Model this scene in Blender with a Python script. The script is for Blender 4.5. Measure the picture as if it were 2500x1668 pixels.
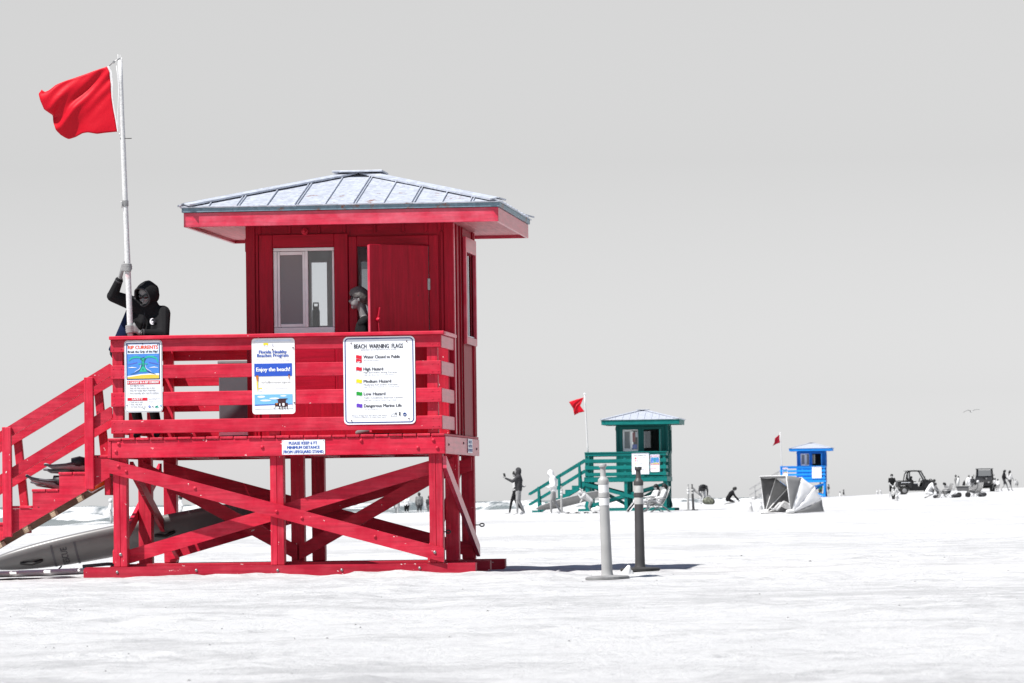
import bpy, bmesh, math, random
import numpy as np
from mathutils import Vector, Matrix, Euler

random.seed(7)
R = math.radians
for o in list(bpy.data.objects):
    bpy.data.objects.remove(o)
SC = bpy.context.scene
COL = SC.collection

# ------------------------------------------------------------------ camera
FPX = 11700.0                       # focal length in pixels of the 2500 px wide photograph
HC = 0.75                           # camera height above the sand
ROLL = 0.0135
PITCH = math.atan((1222 - 834) / FPX)
cd = bpy.data.cameras.new('camera')
cam = bpy.data.objects.new('camera', cd)
COL.objects.link(cam)
SC.camera = cam
cd.sensor_width = 36.0
cd.lens = FPX / 2500 * 36.0
cd.clip_start = 0.5
cd.clip_end = 30000
vF = Vector((0, math.cos(PITCH), math.sin(PITCH)))
vR0 = Vector((1, 0, 0))
vU0 = vR0.cross(vF)
vR = math.cos(ROLL) * vR0 - math.sin(ROLL) * vU0
vU = math.sin(ROLL) * vR0 + math.cos(ROLL) * vU0
cam.matrix_world = Matrix(((vR.x, vU.x, -vF.x, 0), (vR.y, vU.y, -vF.y, 0), (vR.z, vU.z, -vF.z, HC), (0, 0, 0, 1)))
cd.dof.use_dof = True
cd.dof.focus_distance = 49.3
cd.dof.aperture_fstop = 13.0

# ------------------------------------------------------------------ sun, sky, exposure
SUN_AZ = 53.5                       # degrees the sun stands to the left of straight behind the camera
SUN_EL = 58.3
sun_from = Vector((-math.sin(R(SUN_AZ)) * math.cos(R(SUN_EL)), -math.cos(R(SUN_AZ)) * math.cos(R(SUN_EL)), math.sin(R(SUN_EL))))
sl = bpy.data.lights.new('sun', 'SUN')
sl.energy = 5.0
sl.angle = R(0.5)
sl.color = (1.0, 0.97, 0.93)
so = bpy.data.objects.new('sun', sl)
COL.objects.link(so)
so.rotation_euler = sun_from.to_track_quat('Z', 'Y').to_euler()

world = bpy.data.worlds.new('World')
SC.world = world
world.use_nodes = True
wn = world.node_tree
wn.nodes.clear()
w_out = wn.nodes.new('ShaderNodeOutputWorld')
w_bg = wn.nodes.new('ShaderNodeBackground')
w_sky = wn.nodes.new('ShaderNodeTexSky')
w_sky.sky_type = 'NISHITA'
w_sky.sun_disc = False
w_sky.sun_elevation = R(SUN_EL)
w_sky.sun_rotation = math.atan2(sun_from.x, sun_from.y)
w_sky.air_density = 1.0
w_sky.dust_density = 0.28
w_sky.ozone_density = 1.0
# sea haze: the low sky is colourless, the blue only returns well above the horizon
w_geo = wn.nodes.new('ShaderNodeNewGeometry')
w_sep = wn.nodes.new('ShaderNodeSeparateXYZ')
w_map = wn.nodes.new('ShaderNodeMapRange')
w_map.interpolation_type = 'SMOOTHSTEP'
w_map.inputs['From Min'].default_value = 0.12
w_map.inputs['From Max'].default_value = 0.5
w_map.inputs['To Min'].default_value = 0.0
w_map.inputs['To Max'].default_value = 1.0
w_hsv = wn.nodes.new('ShaderNodeHueSaturation')
w_tc = wn.nodes.new('ShaderNodeTexCoord')
wn.links.new(w_tc.outputs['Generated'], w_sep.inputs[0])
wn.links.new(w_sep.outputs['Z'], w_map.inputs['Value'])
wn.links.new(w_map.outputs[0], w_hsv.inputs['Saturation'])
wn.links.new(w_sky.outputs[0], w_hsv.inputs['Color'])
wn.links.new(w_hsv.outputs[0], w_bg.inputs['Color'])
w_bg.inputs['Strength'].default_value = 0.0645
wn.links.new(w_bg.outputs[0], w_out.inputs[0])
wn.nodes.remove(w_geo)

SC.view_settings.view_transform = 'Standard'
SC.view_settings.look = 'None'
SC.view_settings.gamma = 1
SC.view_settings.use_curve_mapping = False
SC.view_settings.exposure = 0.70
SC.render.engine = 'CYCLES'
SC.cycles.use_denoising = True
SC.cycles.max_bounces = 8
SC.cycles.transparent_max_bounces = 12

# ------------------------------------------------------------------ helpers
def place(px, py, Y):
    """world point on the line of sight of a photograph pixel at depth Y"""
    r = vF + vR * ((px - 1250) / FPX) - vU * ((py - 834) / FPX)
    return Vector((0, 0, HC)) + r * (Y / r.y)

def link(o, parent=None):
    COL.objects.link(o)
    if parent is not None:
        o.parent = parent
    return o

def tag(o, label=None, cat=None, group=None, kind=None):
    if label: o['label'] = label
    if cat: o['category'] = cat
    if group: o['group'] = group
    if kind: o['kind'] = kind
    return o

def thing(name, label, cat, loc=(0, 0, 0), rz=0.0, group=None):
    o = bpy.data.objects.new(name, None)
    o.empty_display_size = 0.2
    o.location = loc
    o.rotation_euler = (0, 0, rz)
    link(o)
    return tag(o, label, cat, group)

def mesh(name, V, F, mat=None, parent=None, smooth=False, loc=None, rot=None):
    me = bpy.data.meshes.new(name)
    me.from_pydata([tuple(v) for v in V], [], [tuple(f) for f in F])
    if smooth:
        me.polygons.foreach_set('use_smooth', [True] * len(me.polygons))
    if mat is not None:
        for m in (mat if isinstance(mat, (list, tuple)) else [mat]):
            me.materials.append(m)
    me.update()
    o = bpy.data.objects.new(name, me)
    if loc is not None: o.location = loc
    if rot is not None: o.rotation_euler = rot
    return link(o, parent)

_boxes = {}
def box_mesh(sx, sy, sz, mat, ch):
    k = (round(sx, 3), round(sy, 3), round(sz, 3), mat.name, ch)
    if k in _boxes:
        return _boxes[k]
    hx, hy, hz = sx / 2, sy / 2, sz / 2
    c = min(ch, hx * .4, hy * .4, hz * .4)
    V, idx = [], {}
    for ix in (-1, 1):
        for iy in (-1, 1):
            for iz in (-1, 1):
                for ax in range(3):
                    p = [ix * (hx - c), iy * (hy - c), iz * (hz - c)]
                    p[ax] = (ix * hx, iy * hy, iz * hz)[ax]
                    idx[ix, iy, iz, ax] = len(V)
                    V.append(p)
    F = []
    s = (-1, 1)
    for ax in range(3):
        a, b = (ax + 1) % 3, (ax + 2) % 3
        for d in s:
            q = []
            for (i, j) in ((-1, -1), (1, -1), (1, 1), (-1, 1)):
                t = [0, 0, 0]; t[ax] = d; t[a] = i; t[b] = j
                q.append(idx[t[0], t[1], t[2], ax])
            F.append(q if d > 0 else q[::-1])
    for ax in range(3):
        a, b = (ax + 1) % 3, (ax + 2) % 3
        for i in s:
            for j in s:
                t0 = [0, 0, 0]; t0[a] = i; t0[b] = j; t0[ax] = -1
                t1 = list(t0); t1[ax] = 1
                F.append([idx[(*t0, a)], idx[(*t1, a)], idx[(*t1, b)], idx[(*t0, b)]])
    for ix in s:
        for iy in s:
            for iz in s:
                F.append([idx[ix, iy, iz, 0], idx[ix, iy, iz, 1], idx[ix, iy, iz, 2]])
    me = bpy.data.meshes.new('board')
    me.from_pydata(V, [], F)
    bm = bmesh.new(); bm.from_mesh(me)
    bmesh.ops.recalc_face_normals(bm, faces=bm.faces)
    bm.to_mesh(me); bm.free()
    me.materials.append(mat)
    _boxes[k] = me
    return me

def box(name, parent, mat, a, b, ch=.004):
    """axis aligned box between two corners; its longest side becomes local x"""
    d = [abs(b[i] - a[i]) for i in range(3)]
    c = [(a[i] + b[i]) / 2 for i in range(3)]
    if d[0] >= d[1] and d[0] >= d[2]:
        dims, rot = (d[0], d[1], d[2]), (0, 0, 0)
    elif d[1] >= d[2]:
        dims, rot = (d[1], d[0], d[2]), (0, 0, math.pi / 2)
    else:
        dims, rot = (d[2], d[1], d[0]), (0, -math.pi / 2, 0)
    o = bpy.data.objects.new(name, box_mesh(*dims, mat, ch))
    o.location = c
    o.rotation_euler = rot
    return link(o, parent)

def bar(name, parent, mat, p0, p1, w, t, up=(0, 0, 1), ch=.004):
    """box of length p0-p1, w along 'up', t along the third axis"""
    p0, p1 = Vector(p0), Vector(p1)
    x = (p1 - p0).normalized()
    z = (Vector(up) - x * x.dot(Vector(up))).normalized()
    y = z.cross(x)
    o = bpy.data.objects.new(name, box_mesh((p1 - p0).length, t, w, mat, ch))
    m = Matrix((x, y, z)).transposed().to_4x4()
    m.translation = (p0 + p1) / 2
    o.matrix_local = m
    return link(o, parent)

def prism(name, parent, mat, pts, axis, a0, a1, smooth=False):
    """polygon pts extruded along axis from a0 to a1 (x: pts=(y,z), y: pts=(x,z), z: pts=(x,y))"""
    n = len(pts)
    cx = sum(p[0] for p in pts) / n; cy = sum(p[1] for p in pts) / n; cz = (a0 + a1) / 2
    V = []
    for a in (a0 - cz, a1 - cz):
        for p in pts:
            q = (p[0] - cx, p[1] - cy)
            V.append({'x': (a, q[0], q[1]), 'y': (q[0], a, q[1]), 'z': (q[0], q[1], a)}[axis])
    F = [list(range(n)), list(range(2 * n - 1, n - 1, -1))]
    for i in range(n):
        j = (i + 1) % n
        F.append([i, i + n, j + n, j])
    o = mesh(name, V, F, mat, parent, smooth)
    bm = bmesh.new(); bm.from_mesh(o.data)
    bmesh.ops.recalc_face_normals(bm, faces=bm.faces)
    bm.to_mesh(o.data); bm.free()
    o.location = {'x': (cz, cx, cy), 'y': (cx, cz, cy), 'z': (cx, cy, cz)}[axis]
    return o

def tube_data(pts, rad, seg=8, cap=True):
    pts = [Vector(p) for p in pts]
    n = len(pts)
    if not isinstance(rad, (list, tuple)): rad = [rad] * n
    V, F = [], []
    ref = None
    for i in range(n):
        t = (pts[min(i + 1, n - 1)] - pts[max(i - 1, 0)]).normalized()
        if ref is None:
            ref = Vector((0, 0, 1)) if abs(t.z) < .9 else Vector((1, 0, 0))
        a = (ref - t * ref.dot(t)).normalized()
        ref = a
        b = t.cross(a)
        for k in range(seg):
            w = 2 * math.pi * k / seg
            V.append(pts[i] + (a * math.cos(w) + b * math.sin(w)) * rad[i])
    for i in range(n - 1):
        for k in range(seg):
            l = (k + 1) % seg
            F.append([i * seg + k, i * seg + l, (i + 1) * seg + l, (i + 1) * seg + k])
    if cap:
        F.append(list(range(seg))[::-1])
        F.append([(n - 1) * seg + k for k in range(seg)])
    return V, F

def tube(name, parent, mat, pts, rad, seg=8, smooth=True):
    V, F = tube_data(pts, rad, seg)
    return mesh(name, V, F, mat, parent, smooth)

def lathe(name, parent, mat, prof, seg=16, smooth=True, loc=None, rot=None):
    V, F = [], []
    for (r, z) in prof:
        for k in range(seg):
            w = 2 * math.pi * k / seg
            V.append((r * math.cos(w), r * math.sin(w), z))
    for i in range(len(prof) - 1):
        for k in range(seg):
            l = (k + 1) % seg
            F.append([i * seg + k, i * seg + l, (i + 1) * seg + l, (i + 1) * seg + k])
    F.append(list(range(seg))[::-1])
    F.append([(len(prof) - 1) * seg + k for k in range(seg)])
    o = mesh(name, V, F, mat, parent, smooth, loc, rot)
    if smooth: o.data.set_sharp_from_angle(angle=.7)
    return o

def share(name, src, parent, loc, rot=(0, 0, 0), scale=(1, 1, 1)):
    o = bpy.data.objects.new(name, src.data if hasattr(src, 'data') else src)
    o.location = loc; o.rotation_euler = rot; o.scale = scale
    return link(o, parent)

# ------------------------------------------------------------------ materials
def new_mat(name):
    m = bpy.data.materials.new(name)
    m.use_nodes = True
    nt = m.node_tree
    return m, nt, nt.nodes['Principled BSDF']

def N(nt, typ, **kw):
    n = nt.nodes.new(typ)
    for k, v in kw.items():
        if k.startswith('i_'):
            n.inputs[k[2:].replace('_', ' ')].default_value = v
        else:
            setattr(n, k, v)
    return n

def c4(c, a=1.0):
    return (c[0], c[1], c[2], a)

def plain(name, col, rough=.6, metal=0.0, var=.12, scale=6.0, spec=.4, bump=0.0, bscale=40.0):
    """one colour with soft uneven wear"""
    m, nt, b = new_mat(name)
    tc = N(nt, 'ShaderNodeTexCoord')
    n1 = N(nt, 'ShaderNodeTexNoise', i_Scale=scale, i_Detail=5.0)
    nt.links.new(tc.outputs['Object'], n1.inputs['Vector'])
    mr = N(nt, 'ShaderNodeMapRange', i_From_Min=.3, i_From_Max=.7, i_To_Min=1 - var, i_To_Max=1 + var)
    nt.links.new(n1.outputs['Fac'], mr.inputs['Value'])
    mx = N(nt, 'ShaderNodeVectorMath', operation='SCALE')
    mx.inputs[0].default_value = col[:3]
    nt.links.new(mr.outputs[0], mx.inputs['Scale'])
    nt.links.new(mx.outputs[0], b.inputs['Base Color'])
    b.inputs['Roughness'].default_value = rough
    b.inputs['Metallic'].default_value = metal
    b.inputs['Specular IOR Level'].default_value = spec
    if bump:
        n2 = N(nt, 'ShaderNodeTexNoise', i_Scale=bscale, i_Detail=3.0)
        nt.links.new(tc.outputs['Object'], n2.inputs['Vector'])
        bp = N(nt, 'ShaderNodeBump', i_Strength=bump, i_Distance=.01)
        nt.links.new(n2.outputs['Fac'], bp.inputs['Height'])
        nt.links.new(bp.outputs[0], b.inputs['Normal'])
    return m

def painted_wood(name, col, faded, chip=(.75, .68, .66), chips=.705, rough=.5, spec=.22, bump=.35):
    """paint over boards: grain along local x, sun-bleached patches, small chips; every board differs"""
    m, nt, b = new_mat(name)
    L = nt.links
    tc = N(nt, 'ShaderNodeTexCoord')
    oi = N(nt, 'ShaderNodeObjectInfo')
    sc = N(nt, 'ShaderNodeVectorMath', operation='SCALE')
    sc.inputs[0].default_value = (61.0, 37.0, 83.0)
    L.new(oi.outputs['Random'], sc.inputs['Scale'])
    ad = N(nt, 'ShaderNodeVectorMath', operation='ADD')
    L.new(tc.outputs['Object'], ad.inputs[0]); L.new(sc.outputs[0], ad.inputs[1])
    mp = N(nt, 'ShaderNodeMapping')
    mp.inputs['Scale'].default_value = (2.2, 34, 34)
    L.new(ad.outputs[0], mp.inputs['Vector'])
    grain = N(nt, 'ShaderNodeTexNoise', i_Scale=1.0, i_Detail=6.0, i_Roughness=.65)
    L.new(mp.outputs[0], grain.inputs['Vector'])
    big = N(nt, 'ShaderNodeTexNoise', i_Scale=4.5, i_Detail=7.0, i_Roughness=.65)
    L.new(ad.outputs[0], big.inputs['Vector'])
    spot = N(nt, 'ShaderNodeTexNoise', i_Scale=26.0, i_Detail=5.0, i_Roughness=.6)
    mp2 = N(nt, 'ShaderNodeMapping'); mp2.inputs['Scale'].default_value = (.45, 1, 1)
    L.new(ad.outputs[0], mp2.inputs['Vector']); L.new(mp2.outputs[0], spot.inputs['Vector'])
    r1 = N(nt, 'ShaderNodeMapRange', i_From_Min=.38, i_From_Max=.70, i_To_Min=0.0, i_To_Max=.9)
    L.new(big.outputs['Fac'], r1.inputs['Value'])
    m1 = N(nt, 'ShaderNodeMix', data_type='RGBA')
    m1.inputs['A'].default_value = c4(col); m1.inputs['B'].default_value = c4(faded)
    L.new(r1.outputs[0], m1.inputs['Factor'])
    # board to board
    r2 = N(nt, 'ShaderNodeMapRange', i_To_Min=.86, i_To_Max=1.1)
    L.new(oi.outputs['Random'], r2.inputs['Value'])
    r3 = N(nt, 'ShaderNodeMapRange', i_From_Min=.3, i_From_Max=.7, i_To_Min=.70, i_To_Max=1.16)
    L.new(grain.outputs['Fac'], r3.inputs['Value'])
    mu = N(nt, 'ShaderNodeMath', operation='MULTIPLY')
    L.new(r2.outputs[0], mu.inputs[0]); L.new(r3.outputs[0], mu.inputs[1])
    vs = N(nt, 'ShaderNodeVectorMath', operation='SCALE')
    L.new(m1.outputs['Result'], vs.inputs[0]); L.new(mu.outputs[0], vs.inputs['Scale'])
    r4 = N(nt, 'ShaderNodeMapRange', i_From_Min=chips, i_From_Max=chips + .015)
    L.new(spot.outputs['Fac'], r4.inputs['Value'])
    m2 = N(nt, 'ShaderNodeMix', data_type='RGBA')
    m2.inputs['B'].default_value = c4(chip)
    L.new(vs.outputs[0], m2.inputs['A']); L.new(r4.outputs[0], m2.inputs['Factor'])
    # grime in dark knots
    kn = N(nt, 'ShaderNodeTexNoise', i_Scale=14.0, i_Detail=3.0)
    L.new(ad.outputs[0], kn.inputs['Vector'])
    r5 = N(nt, 'ShaderNodeMapRange', i_From_Min=.26, i_From_Max=.20, i_To_Min=0.0, i_To_Max=.75)
    L.new(kn.outputs['Fac'], r5.inputs['Value'])
    m3 = N(nt, 'ShaderNodeMix', data_type='RGBA')
    m3.inputs['B'].default_value = (.05, .015, .02, 1)
    L.new(m2.outputs['Result'], m3.inputs['A']); L.new(r5.outputs[0], m3.inputs['Factor'])
    L.new(m3.outputs['Result'], b.inputs['Base Color'])
    b.inputs['Roughness'].default_value = rough
    b.inputs['Specular IOR Level'].default_value = spec
    bp = N(nt, 'ShaderNodeBump', i_Strength=bump, i_Distance=.004)
    L.new(grain.outputs['Fac'], bp.inputs['Height'])
    L.new(bp.outputs[0], b.inputs['Normal'])
    return m

def galvanised(name, base=(.43, .455, .51), rust=True, thr=.61):
    m, nt, b = new_mat(name)
    L = nt.links
    tc = N(nt, 'ShaderNodeTexCoord')
    oi = N(nt, 'ShaderNodeObjectInfo')
    sc = N(nt, 'ShaderNodeVectorMath', operation='SCALE'); sc.inputs[0].default_value = (31.0, 17.0, 43.0)
    L.new(oi.outputs['Random'], sc.inputs['Scale'])
    ad = N(nt, 'ShaderNodeVectorMath', operation='ADD')
    L.new(tc.outputs['Object'], ad.inputs[0]); L.new(sc.outputs[0], ad.inputs[1])
    vo = N(nt, 'ShaderNodeTexVoronoi', i_Scale=24.0)
    L.new(ad.outputs[0], vo.inputs['Vector'])
    no = N(nt, 'ShaderNodeTexNoise', i_Scale=9.0, i_Detail=6.0, i_Roughness=.7)
    L.new(ad.outputs[0], no.inputs['Vector'])
    mx = N(nt, 'ShaderNodeMix', data_type='RGBA', i_Factor=.5)
    L.new(vo.outputs['Color'], mx.inputs['A']); L.new(no.outputs['Fac'], mx.inputs['B'])
    bw = N(nt, 'ShaderNodeRGBToBW'); L.new(mx.outputs['Result'], bw.inputs[0])
    rm = N(nt, 'ShaderNodeMapRange', i_From_Min=.3, i_From_Max=.7, i_To_Min=.84, i_To_Max=1.16)
    L.new(bw.outputs[0], rm.inputs['Value'])
    vs = N(nt, 'ShaderNodeVectorMath', operation='SCALE'); vs.inputs[0].default_value = base
    L.new(rm.outputs[0], vs.inputs['Scale'])
    last = vs.outputs[0]
    if rust:
        ns = N(nt, 'ShaderNodeTexNoise', i_Scale=5.0, i_Detail=8.0, i_Roughness=.7)
        L.new(ad.outputs[0], ns.inputs['Vector'])
        rr = N(nt, 'ShaderNodeMapRange', i_From_Min=thr, i_From_Max=thr + .07)
        L.new(ns.outputs['Fac'], rr.inputs['Value'])
        m2 = N(nt, 'ShaderNodeMix', data_type='RGBA'); m2.inputs['B'].default_value = (.22, .075, .03, 1)
        L.new(last, m2.inputs['A']); L.new(rr.outputs[0], m2.inputs['Factor'])
        last = m2.outputs['Result']
    L.new(last, b.inputs['Base Color'])
    b.inputs['Metallic'].default_value = .25
    b.inputs['Roughness'].default_value = .5
    return m

def glass(name, tint=(.97, .98, .99), clear=.94, rough=.03):
    m, nt, b = new_mat(name)
    nt.nodes.remove(b)
    out = nt.nodes['Material Output']
    tr = N(nt, 'ShaderNodeBsdfTransparent'); tr.inputs['Color'].default_value = c4(tint)
    gl = N(nt, 'ShaderNodeBsdfGlossy'); gl.inputs['Roughness'].default_value = rough
    mx = N(nt, 'ShaderNodeMixShader', i_Fac=1 - clear)
    nt.links.new(tr.outputs[0], mx.inputs[1]); nt.links.new(gl.outputs[0], mx.inputs[2])
    nt.links.new(mx.outputs[0], out.inputs['Surface'])
    return m

def screen(name, col, clear=.3):
    m, nt, b = new_mat(name)
    out = nt.nodes['Material Output']
    b.inputs['Base Color'].default_value = c4(col); b.inputs['Roughness'].default_value = .7
    tr = N(nt, 'ShaderNodeBsdfTransparent')
    mx = N(nt, 'ShaderNodeMixShader', i_Fac=clear)
    nt.links.new(b.outputs[0], mx.inputs[1]); nt.links.new(tr.outputs[0], mx.inputs[2])
    nt.links.new(mx.outputs[0], out.inputs['Surface'])
    return m

M = {}
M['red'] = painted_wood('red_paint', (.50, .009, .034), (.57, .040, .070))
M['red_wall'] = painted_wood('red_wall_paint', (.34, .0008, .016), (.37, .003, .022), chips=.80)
M['red_fade'] = painted_wood('red_paint_faded', (.55, .018, .055), (.62, .10, .15), chips=.74, rough=.32, spec=.6, bump=.08)
M['red_skid'] = painted_wood('red_skid_paint', (.34, .007, .025), (.40, .03, .05), chips=.68)
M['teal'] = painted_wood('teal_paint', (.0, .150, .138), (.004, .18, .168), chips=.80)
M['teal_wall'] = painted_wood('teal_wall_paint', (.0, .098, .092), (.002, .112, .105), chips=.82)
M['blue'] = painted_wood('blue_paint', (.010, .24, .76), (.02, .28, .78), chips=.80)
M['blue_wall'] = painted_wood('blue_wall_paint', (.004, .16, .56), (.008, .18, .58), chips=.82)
M['soffit'] = painted_wood('soffit_paint', (.55, .13, .15), (.62, .22, .24), chips=.8)
M['raw_wood'] = painted_wood('weathered_wood', (.20, .145, .10), (.30, .23, .17), chip=(.4, .33, .25), chips=.8, rough=.8)
M['pale_wood'] = painted_wood('pale_wood', (.46, .36, .25), (.5, .42, .32), chips=.8, rough=.8)
M['grey_paint'] = painted_wood('grey_paint', (.34, .34, .34), (.45, .45, .45), chips=.8)
M['roof'] = galvanised('galvanised_roof')
M['roof_clean'] = galvanised('galvanised_trim', (.44, .465, .52), rust=False)
M['drip'] = galvanised('drip_edge_metal', (.15, .225, .27), True, .56)
M['chair_frame'] = plain('chair_tube', (.36, .36, .36), .4, .3, .1)
M['white'] = plain('white_plastic', (.78, .78, .78), .45, 0, .05)
M['sign_white'] = plain('sign_white', (.80, .82, .86), .35, 0, .03)
M['alu'] = plain('aluminium_frame', (.78, .78, .78), .4, .0, .08)
M['steel'] = plain('galvanised_steel', (.30, .30, .30), .4, .7, .2, 30)
M['black'] = plain('black_rubber', (.012, .012, .013), .55, 0, .2)
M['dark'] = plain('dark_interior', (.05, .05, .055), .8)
M['inner'] = plain('interior_wall', (.62, .62, .63), .7, 0, .08)
M['glass'] = glass('window_glass')
M['glass_dim'] = glass('tinted_glass', (.42, .44, .46), .8)
M['screen'] = screen('insect_screen', (.30, .30, .30), .35)
# ------------------------------------------------------------------ ground, sea
SEA_Z = -0.35
def shore_y(x):
    return 392 + 7.1 * x
CTRL = [(-4, 14, 0), (0, 14, 0), (4, 14, 0), (-5, 35, 0), (0, 35, 0), (6, 35, 0), (-6, 50, 0), (-2, 50, 0), (2, 48, 0), (6, 50, 0), (-8, 80, .02), (0, 80, .02), (9, 80, .03),
        (0, 120, .06), (10, 120, .06), (-9, 130, 0), (1, 178, .2), (5, 200, .21), (9.5, 162, .15), (8.9, 175, .2), (11.5, 250, .32), (10, 240, .46), (15, 210, .25),
        (24, 360, .65), (31, 369, .655), (24.4, 307, .42), (28, 310, .37), (38.5, 390, .86), (39.4, 382, .84), (45.5, 430, 1.5), (39.5, 440, 1.34), (35, 480, 1.1), (38, 560, 1.13),
        (25, 480, .6), (60, 430, 1.7), (60, 300, .6), (40, 200, .3), (30, 120, .1), (70, 560, 1.8), (-14, 100, -.02), (-14, 50, 0), (20, 50, 0)]
def ground_z_np(X, Y):
    num = np.full(X.shape, .2 * 2e-4); den = np.full(X.shape, 2e-4)
    for (cx, cy, cz) in CTRL:
        sx = 3.0 + cy * .022; sy = 9 + cy * .10
        w = np.exp(-.5 * (((X - cx) / sx) ** 2 + ((Y - cy) / sy) ** 2))
        num += w * cz; den += w
    z = num / den
    d = (shore_y(X) - Y) / 7.17
    lim = SEA_Z + .018 * d + .00075 * np.clip(d, 0, 99) ** 2
    lim = np.where(d < 0, SEA_Z + .05 * d, lim)
    k = .06
    h = np.clip(.5 + .5 * (lim - z) / k, 0, 1)
    return lim * (1 - h) + z * h - k * h * (1 - h)
def ground_z(x, y):
    return float(ground_z_np(np.array([float(x)]), np.array([float(y)]))[0])
def on_sand(px, Y):
    """ground point under a pixel column at depth Y"""
    p = place(px, 1225, Y)
    for _ in range(3):
        z = ground_z(p.x, Y)
        p = place(px, 1222 - ROLL * (px - 1250) + FPX * (HC - z) / Y, Y)
    return Vector((p.x, Y, ground_z(p.x, Y)))

rng = np.random.default_rng(3)
_tab = rng.random((256, 256))
def vnoise(X, Y):
    xi = np.floor(X).astype(int); yi = np.floor(Y).astype(int)
    fx = X - xi; fy = Y - yi
    fx = fx * fx * (3 - 2 * fx); fy = fy * fy * (3 - 2 * fy)
    g = lambda a, b: _tab[a % 256, b % 256]
    return (g(xi, yi) * (1 - fx) + g(xi + 1, yi) * fx) * (1 - fy) + (g(xi, yi + 1) * (1 - fx) + g(xi + 1, yi + 1) * fx) * fy

def grid_mesh(name, xs, ys, zf, mat):
    X, Y = np.meshgrid(xs, ys)
    Z = zf(X, Y)
    V = np.stack([X, Y, Z], -1).reshape(-1, 3)
    nx, ny = len(xs), len(ys)
    i = np.arange(nx * ny).reshape(ny, nx)
    F = np.stack([i[:-1, :-1], i[:-1, 1:], i[1:, 1:], i[1:, :-1]], -1).reshape(-1, 4)
    me = bpy.data.meshes.new(name)
    me.vertices.add(len(V)); me.vertices.foreach_set('co', V.ravel())
    me.loops.add(F.size); me.loops.foreach_set('vertex_index', F.ravel())
    me.polygons.add(len(F)); me.polygons.foreach_set('loop_start', np.arange(0, F.size, 4))
    me.polygons.foreach_set('use_smooth', np.ones(len(F), bool))
    me.update(); me.validate()
    me.materials.append(mat)
    o = bpy.data.objects.new(name, me)
    return link(o)

def steps(*segs):
    out = []
    for (a, b, n) in segs:
        out += list(np.linspace(a, b, n, endpoint=False))
    return np.array(out + [segs[-1][1]])

def make_sand_mat():
    m, nt, b = new_mat('white_sand')
    L = nt.links
    tc = N(nt, 'ShaderNodeTexCoord')
    mp = N(nt, 'ShaderNodeMapping'); mp.inputs['Scale'].default_value = (1, 1, 1)
    L.new(tc.outputs['Object'], mp.inputs['Vector'])
    n1 = N(nt, 'ShaderNodeTexNoise', i_Scale=.9, i_Detail=10.0, i_Roughness=.66)
    n2 = N(nt, 'ShaderNodeTexNoise', i_Scale=7.0, i_Detail=8.0, i_Roughness=.66)
    n3 = N(nt, 'ShaderNodeTexNoise', i_Scale=.06, i_Detail=4.0)
    for n in (n1, n2, n3): L.new(mp.outputs[0], n.inputs['Vector'])
    ramp = N(nt, 'ShaderNodeValToRGB')
    ramp.color_ramp.elements[0].position = .42; ramp.color_ramp.elements[0].color = (.405, .405, .407, 1)
    ramp.color_ramp.elements[1].position = .535; ramp.color_ramp.elements[1].color = (.53, .53, .53, 1)
    a1 = N(nt, 'ShaderNodeMath', operation='MULTIPLY_ADD', i_Value=.5)
    a1.inputs[1].default_value = .6
    L.new(n1.outputs['Fac'], a1.inputs[0])
    a2 = N(nt, 'ShaderNodeMath', operation='MULTIPLY'); a2.inputs[1].default_value = .4
    L.new(n2.outputs['Fac'], a2.inputs[0]); L.new(a2.outputs[0], a1.inputs[2])
    a3 = N(nt, 'ShaderNodeMath', operation='MULTIPLY_ADD'); a3.inputs[1].default_value = .5; a3.inputs[2].default_value = -.25
    L.new(n3.outputs['Fac'], a3.inputs[0])
    a4 = N(nt, 'ShaderNodeMath', operation='ADD')
    L.new(a1.outputs[0], a4.inputs[0]); L.new(a3.outputs[0], a4.inputs[1])
    L.new(a4.outputs[0], ramp.inputs[0])
    # scattered shell grit
    n4 = N(nt, 'ShaderNodeTexNoise', i_Scale=7.0, i_Detail=3.0)
    L.new(mp.outputs[0], n4.inputs['Vector'])
    r4 = N(nt, 'ShaderNodeMapRange', i_From_Min=.76, i_From_Max=.80, i_To_Max=.5)
    L.new(n4.outputs['Fac'], r4.inputs['Value'])
    mg = N(nt, 'ShaderNodeMix', data_type='RGBA'); mg.inputs['B'].default_value = (.12, .12, .12, 1)
    L.new(ramp.outputs[0], mg.inputs['A']); L.new(r4.outputs[0], mg.inputs['Factor'])
    L.new(mg.outputs['Result'], b.inputs['Base Color'])
    b.inputs['Roughness'].default_value = .95
    b.inputs['Specular IOR Level'].default_value = .1
    n5 = N(nt, 'ShaderNodeTexNoise', i_Scale=11.0, i_Detail=8.0, i_Roughness=.72)
    L.new(mp.outputs[0], n5.inputs['Vector'])
    bp = N(nt, 'ShaderNodeBump', i_Strength=.75, i_Distance=.065)
    L.new(n5.outputs['Fac'], bp.inputs['Height'])
    L.new(bp.outputs[0], b.inputs['Normal'])
    return m
M['sand'] = make_sand_mat()

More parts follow.
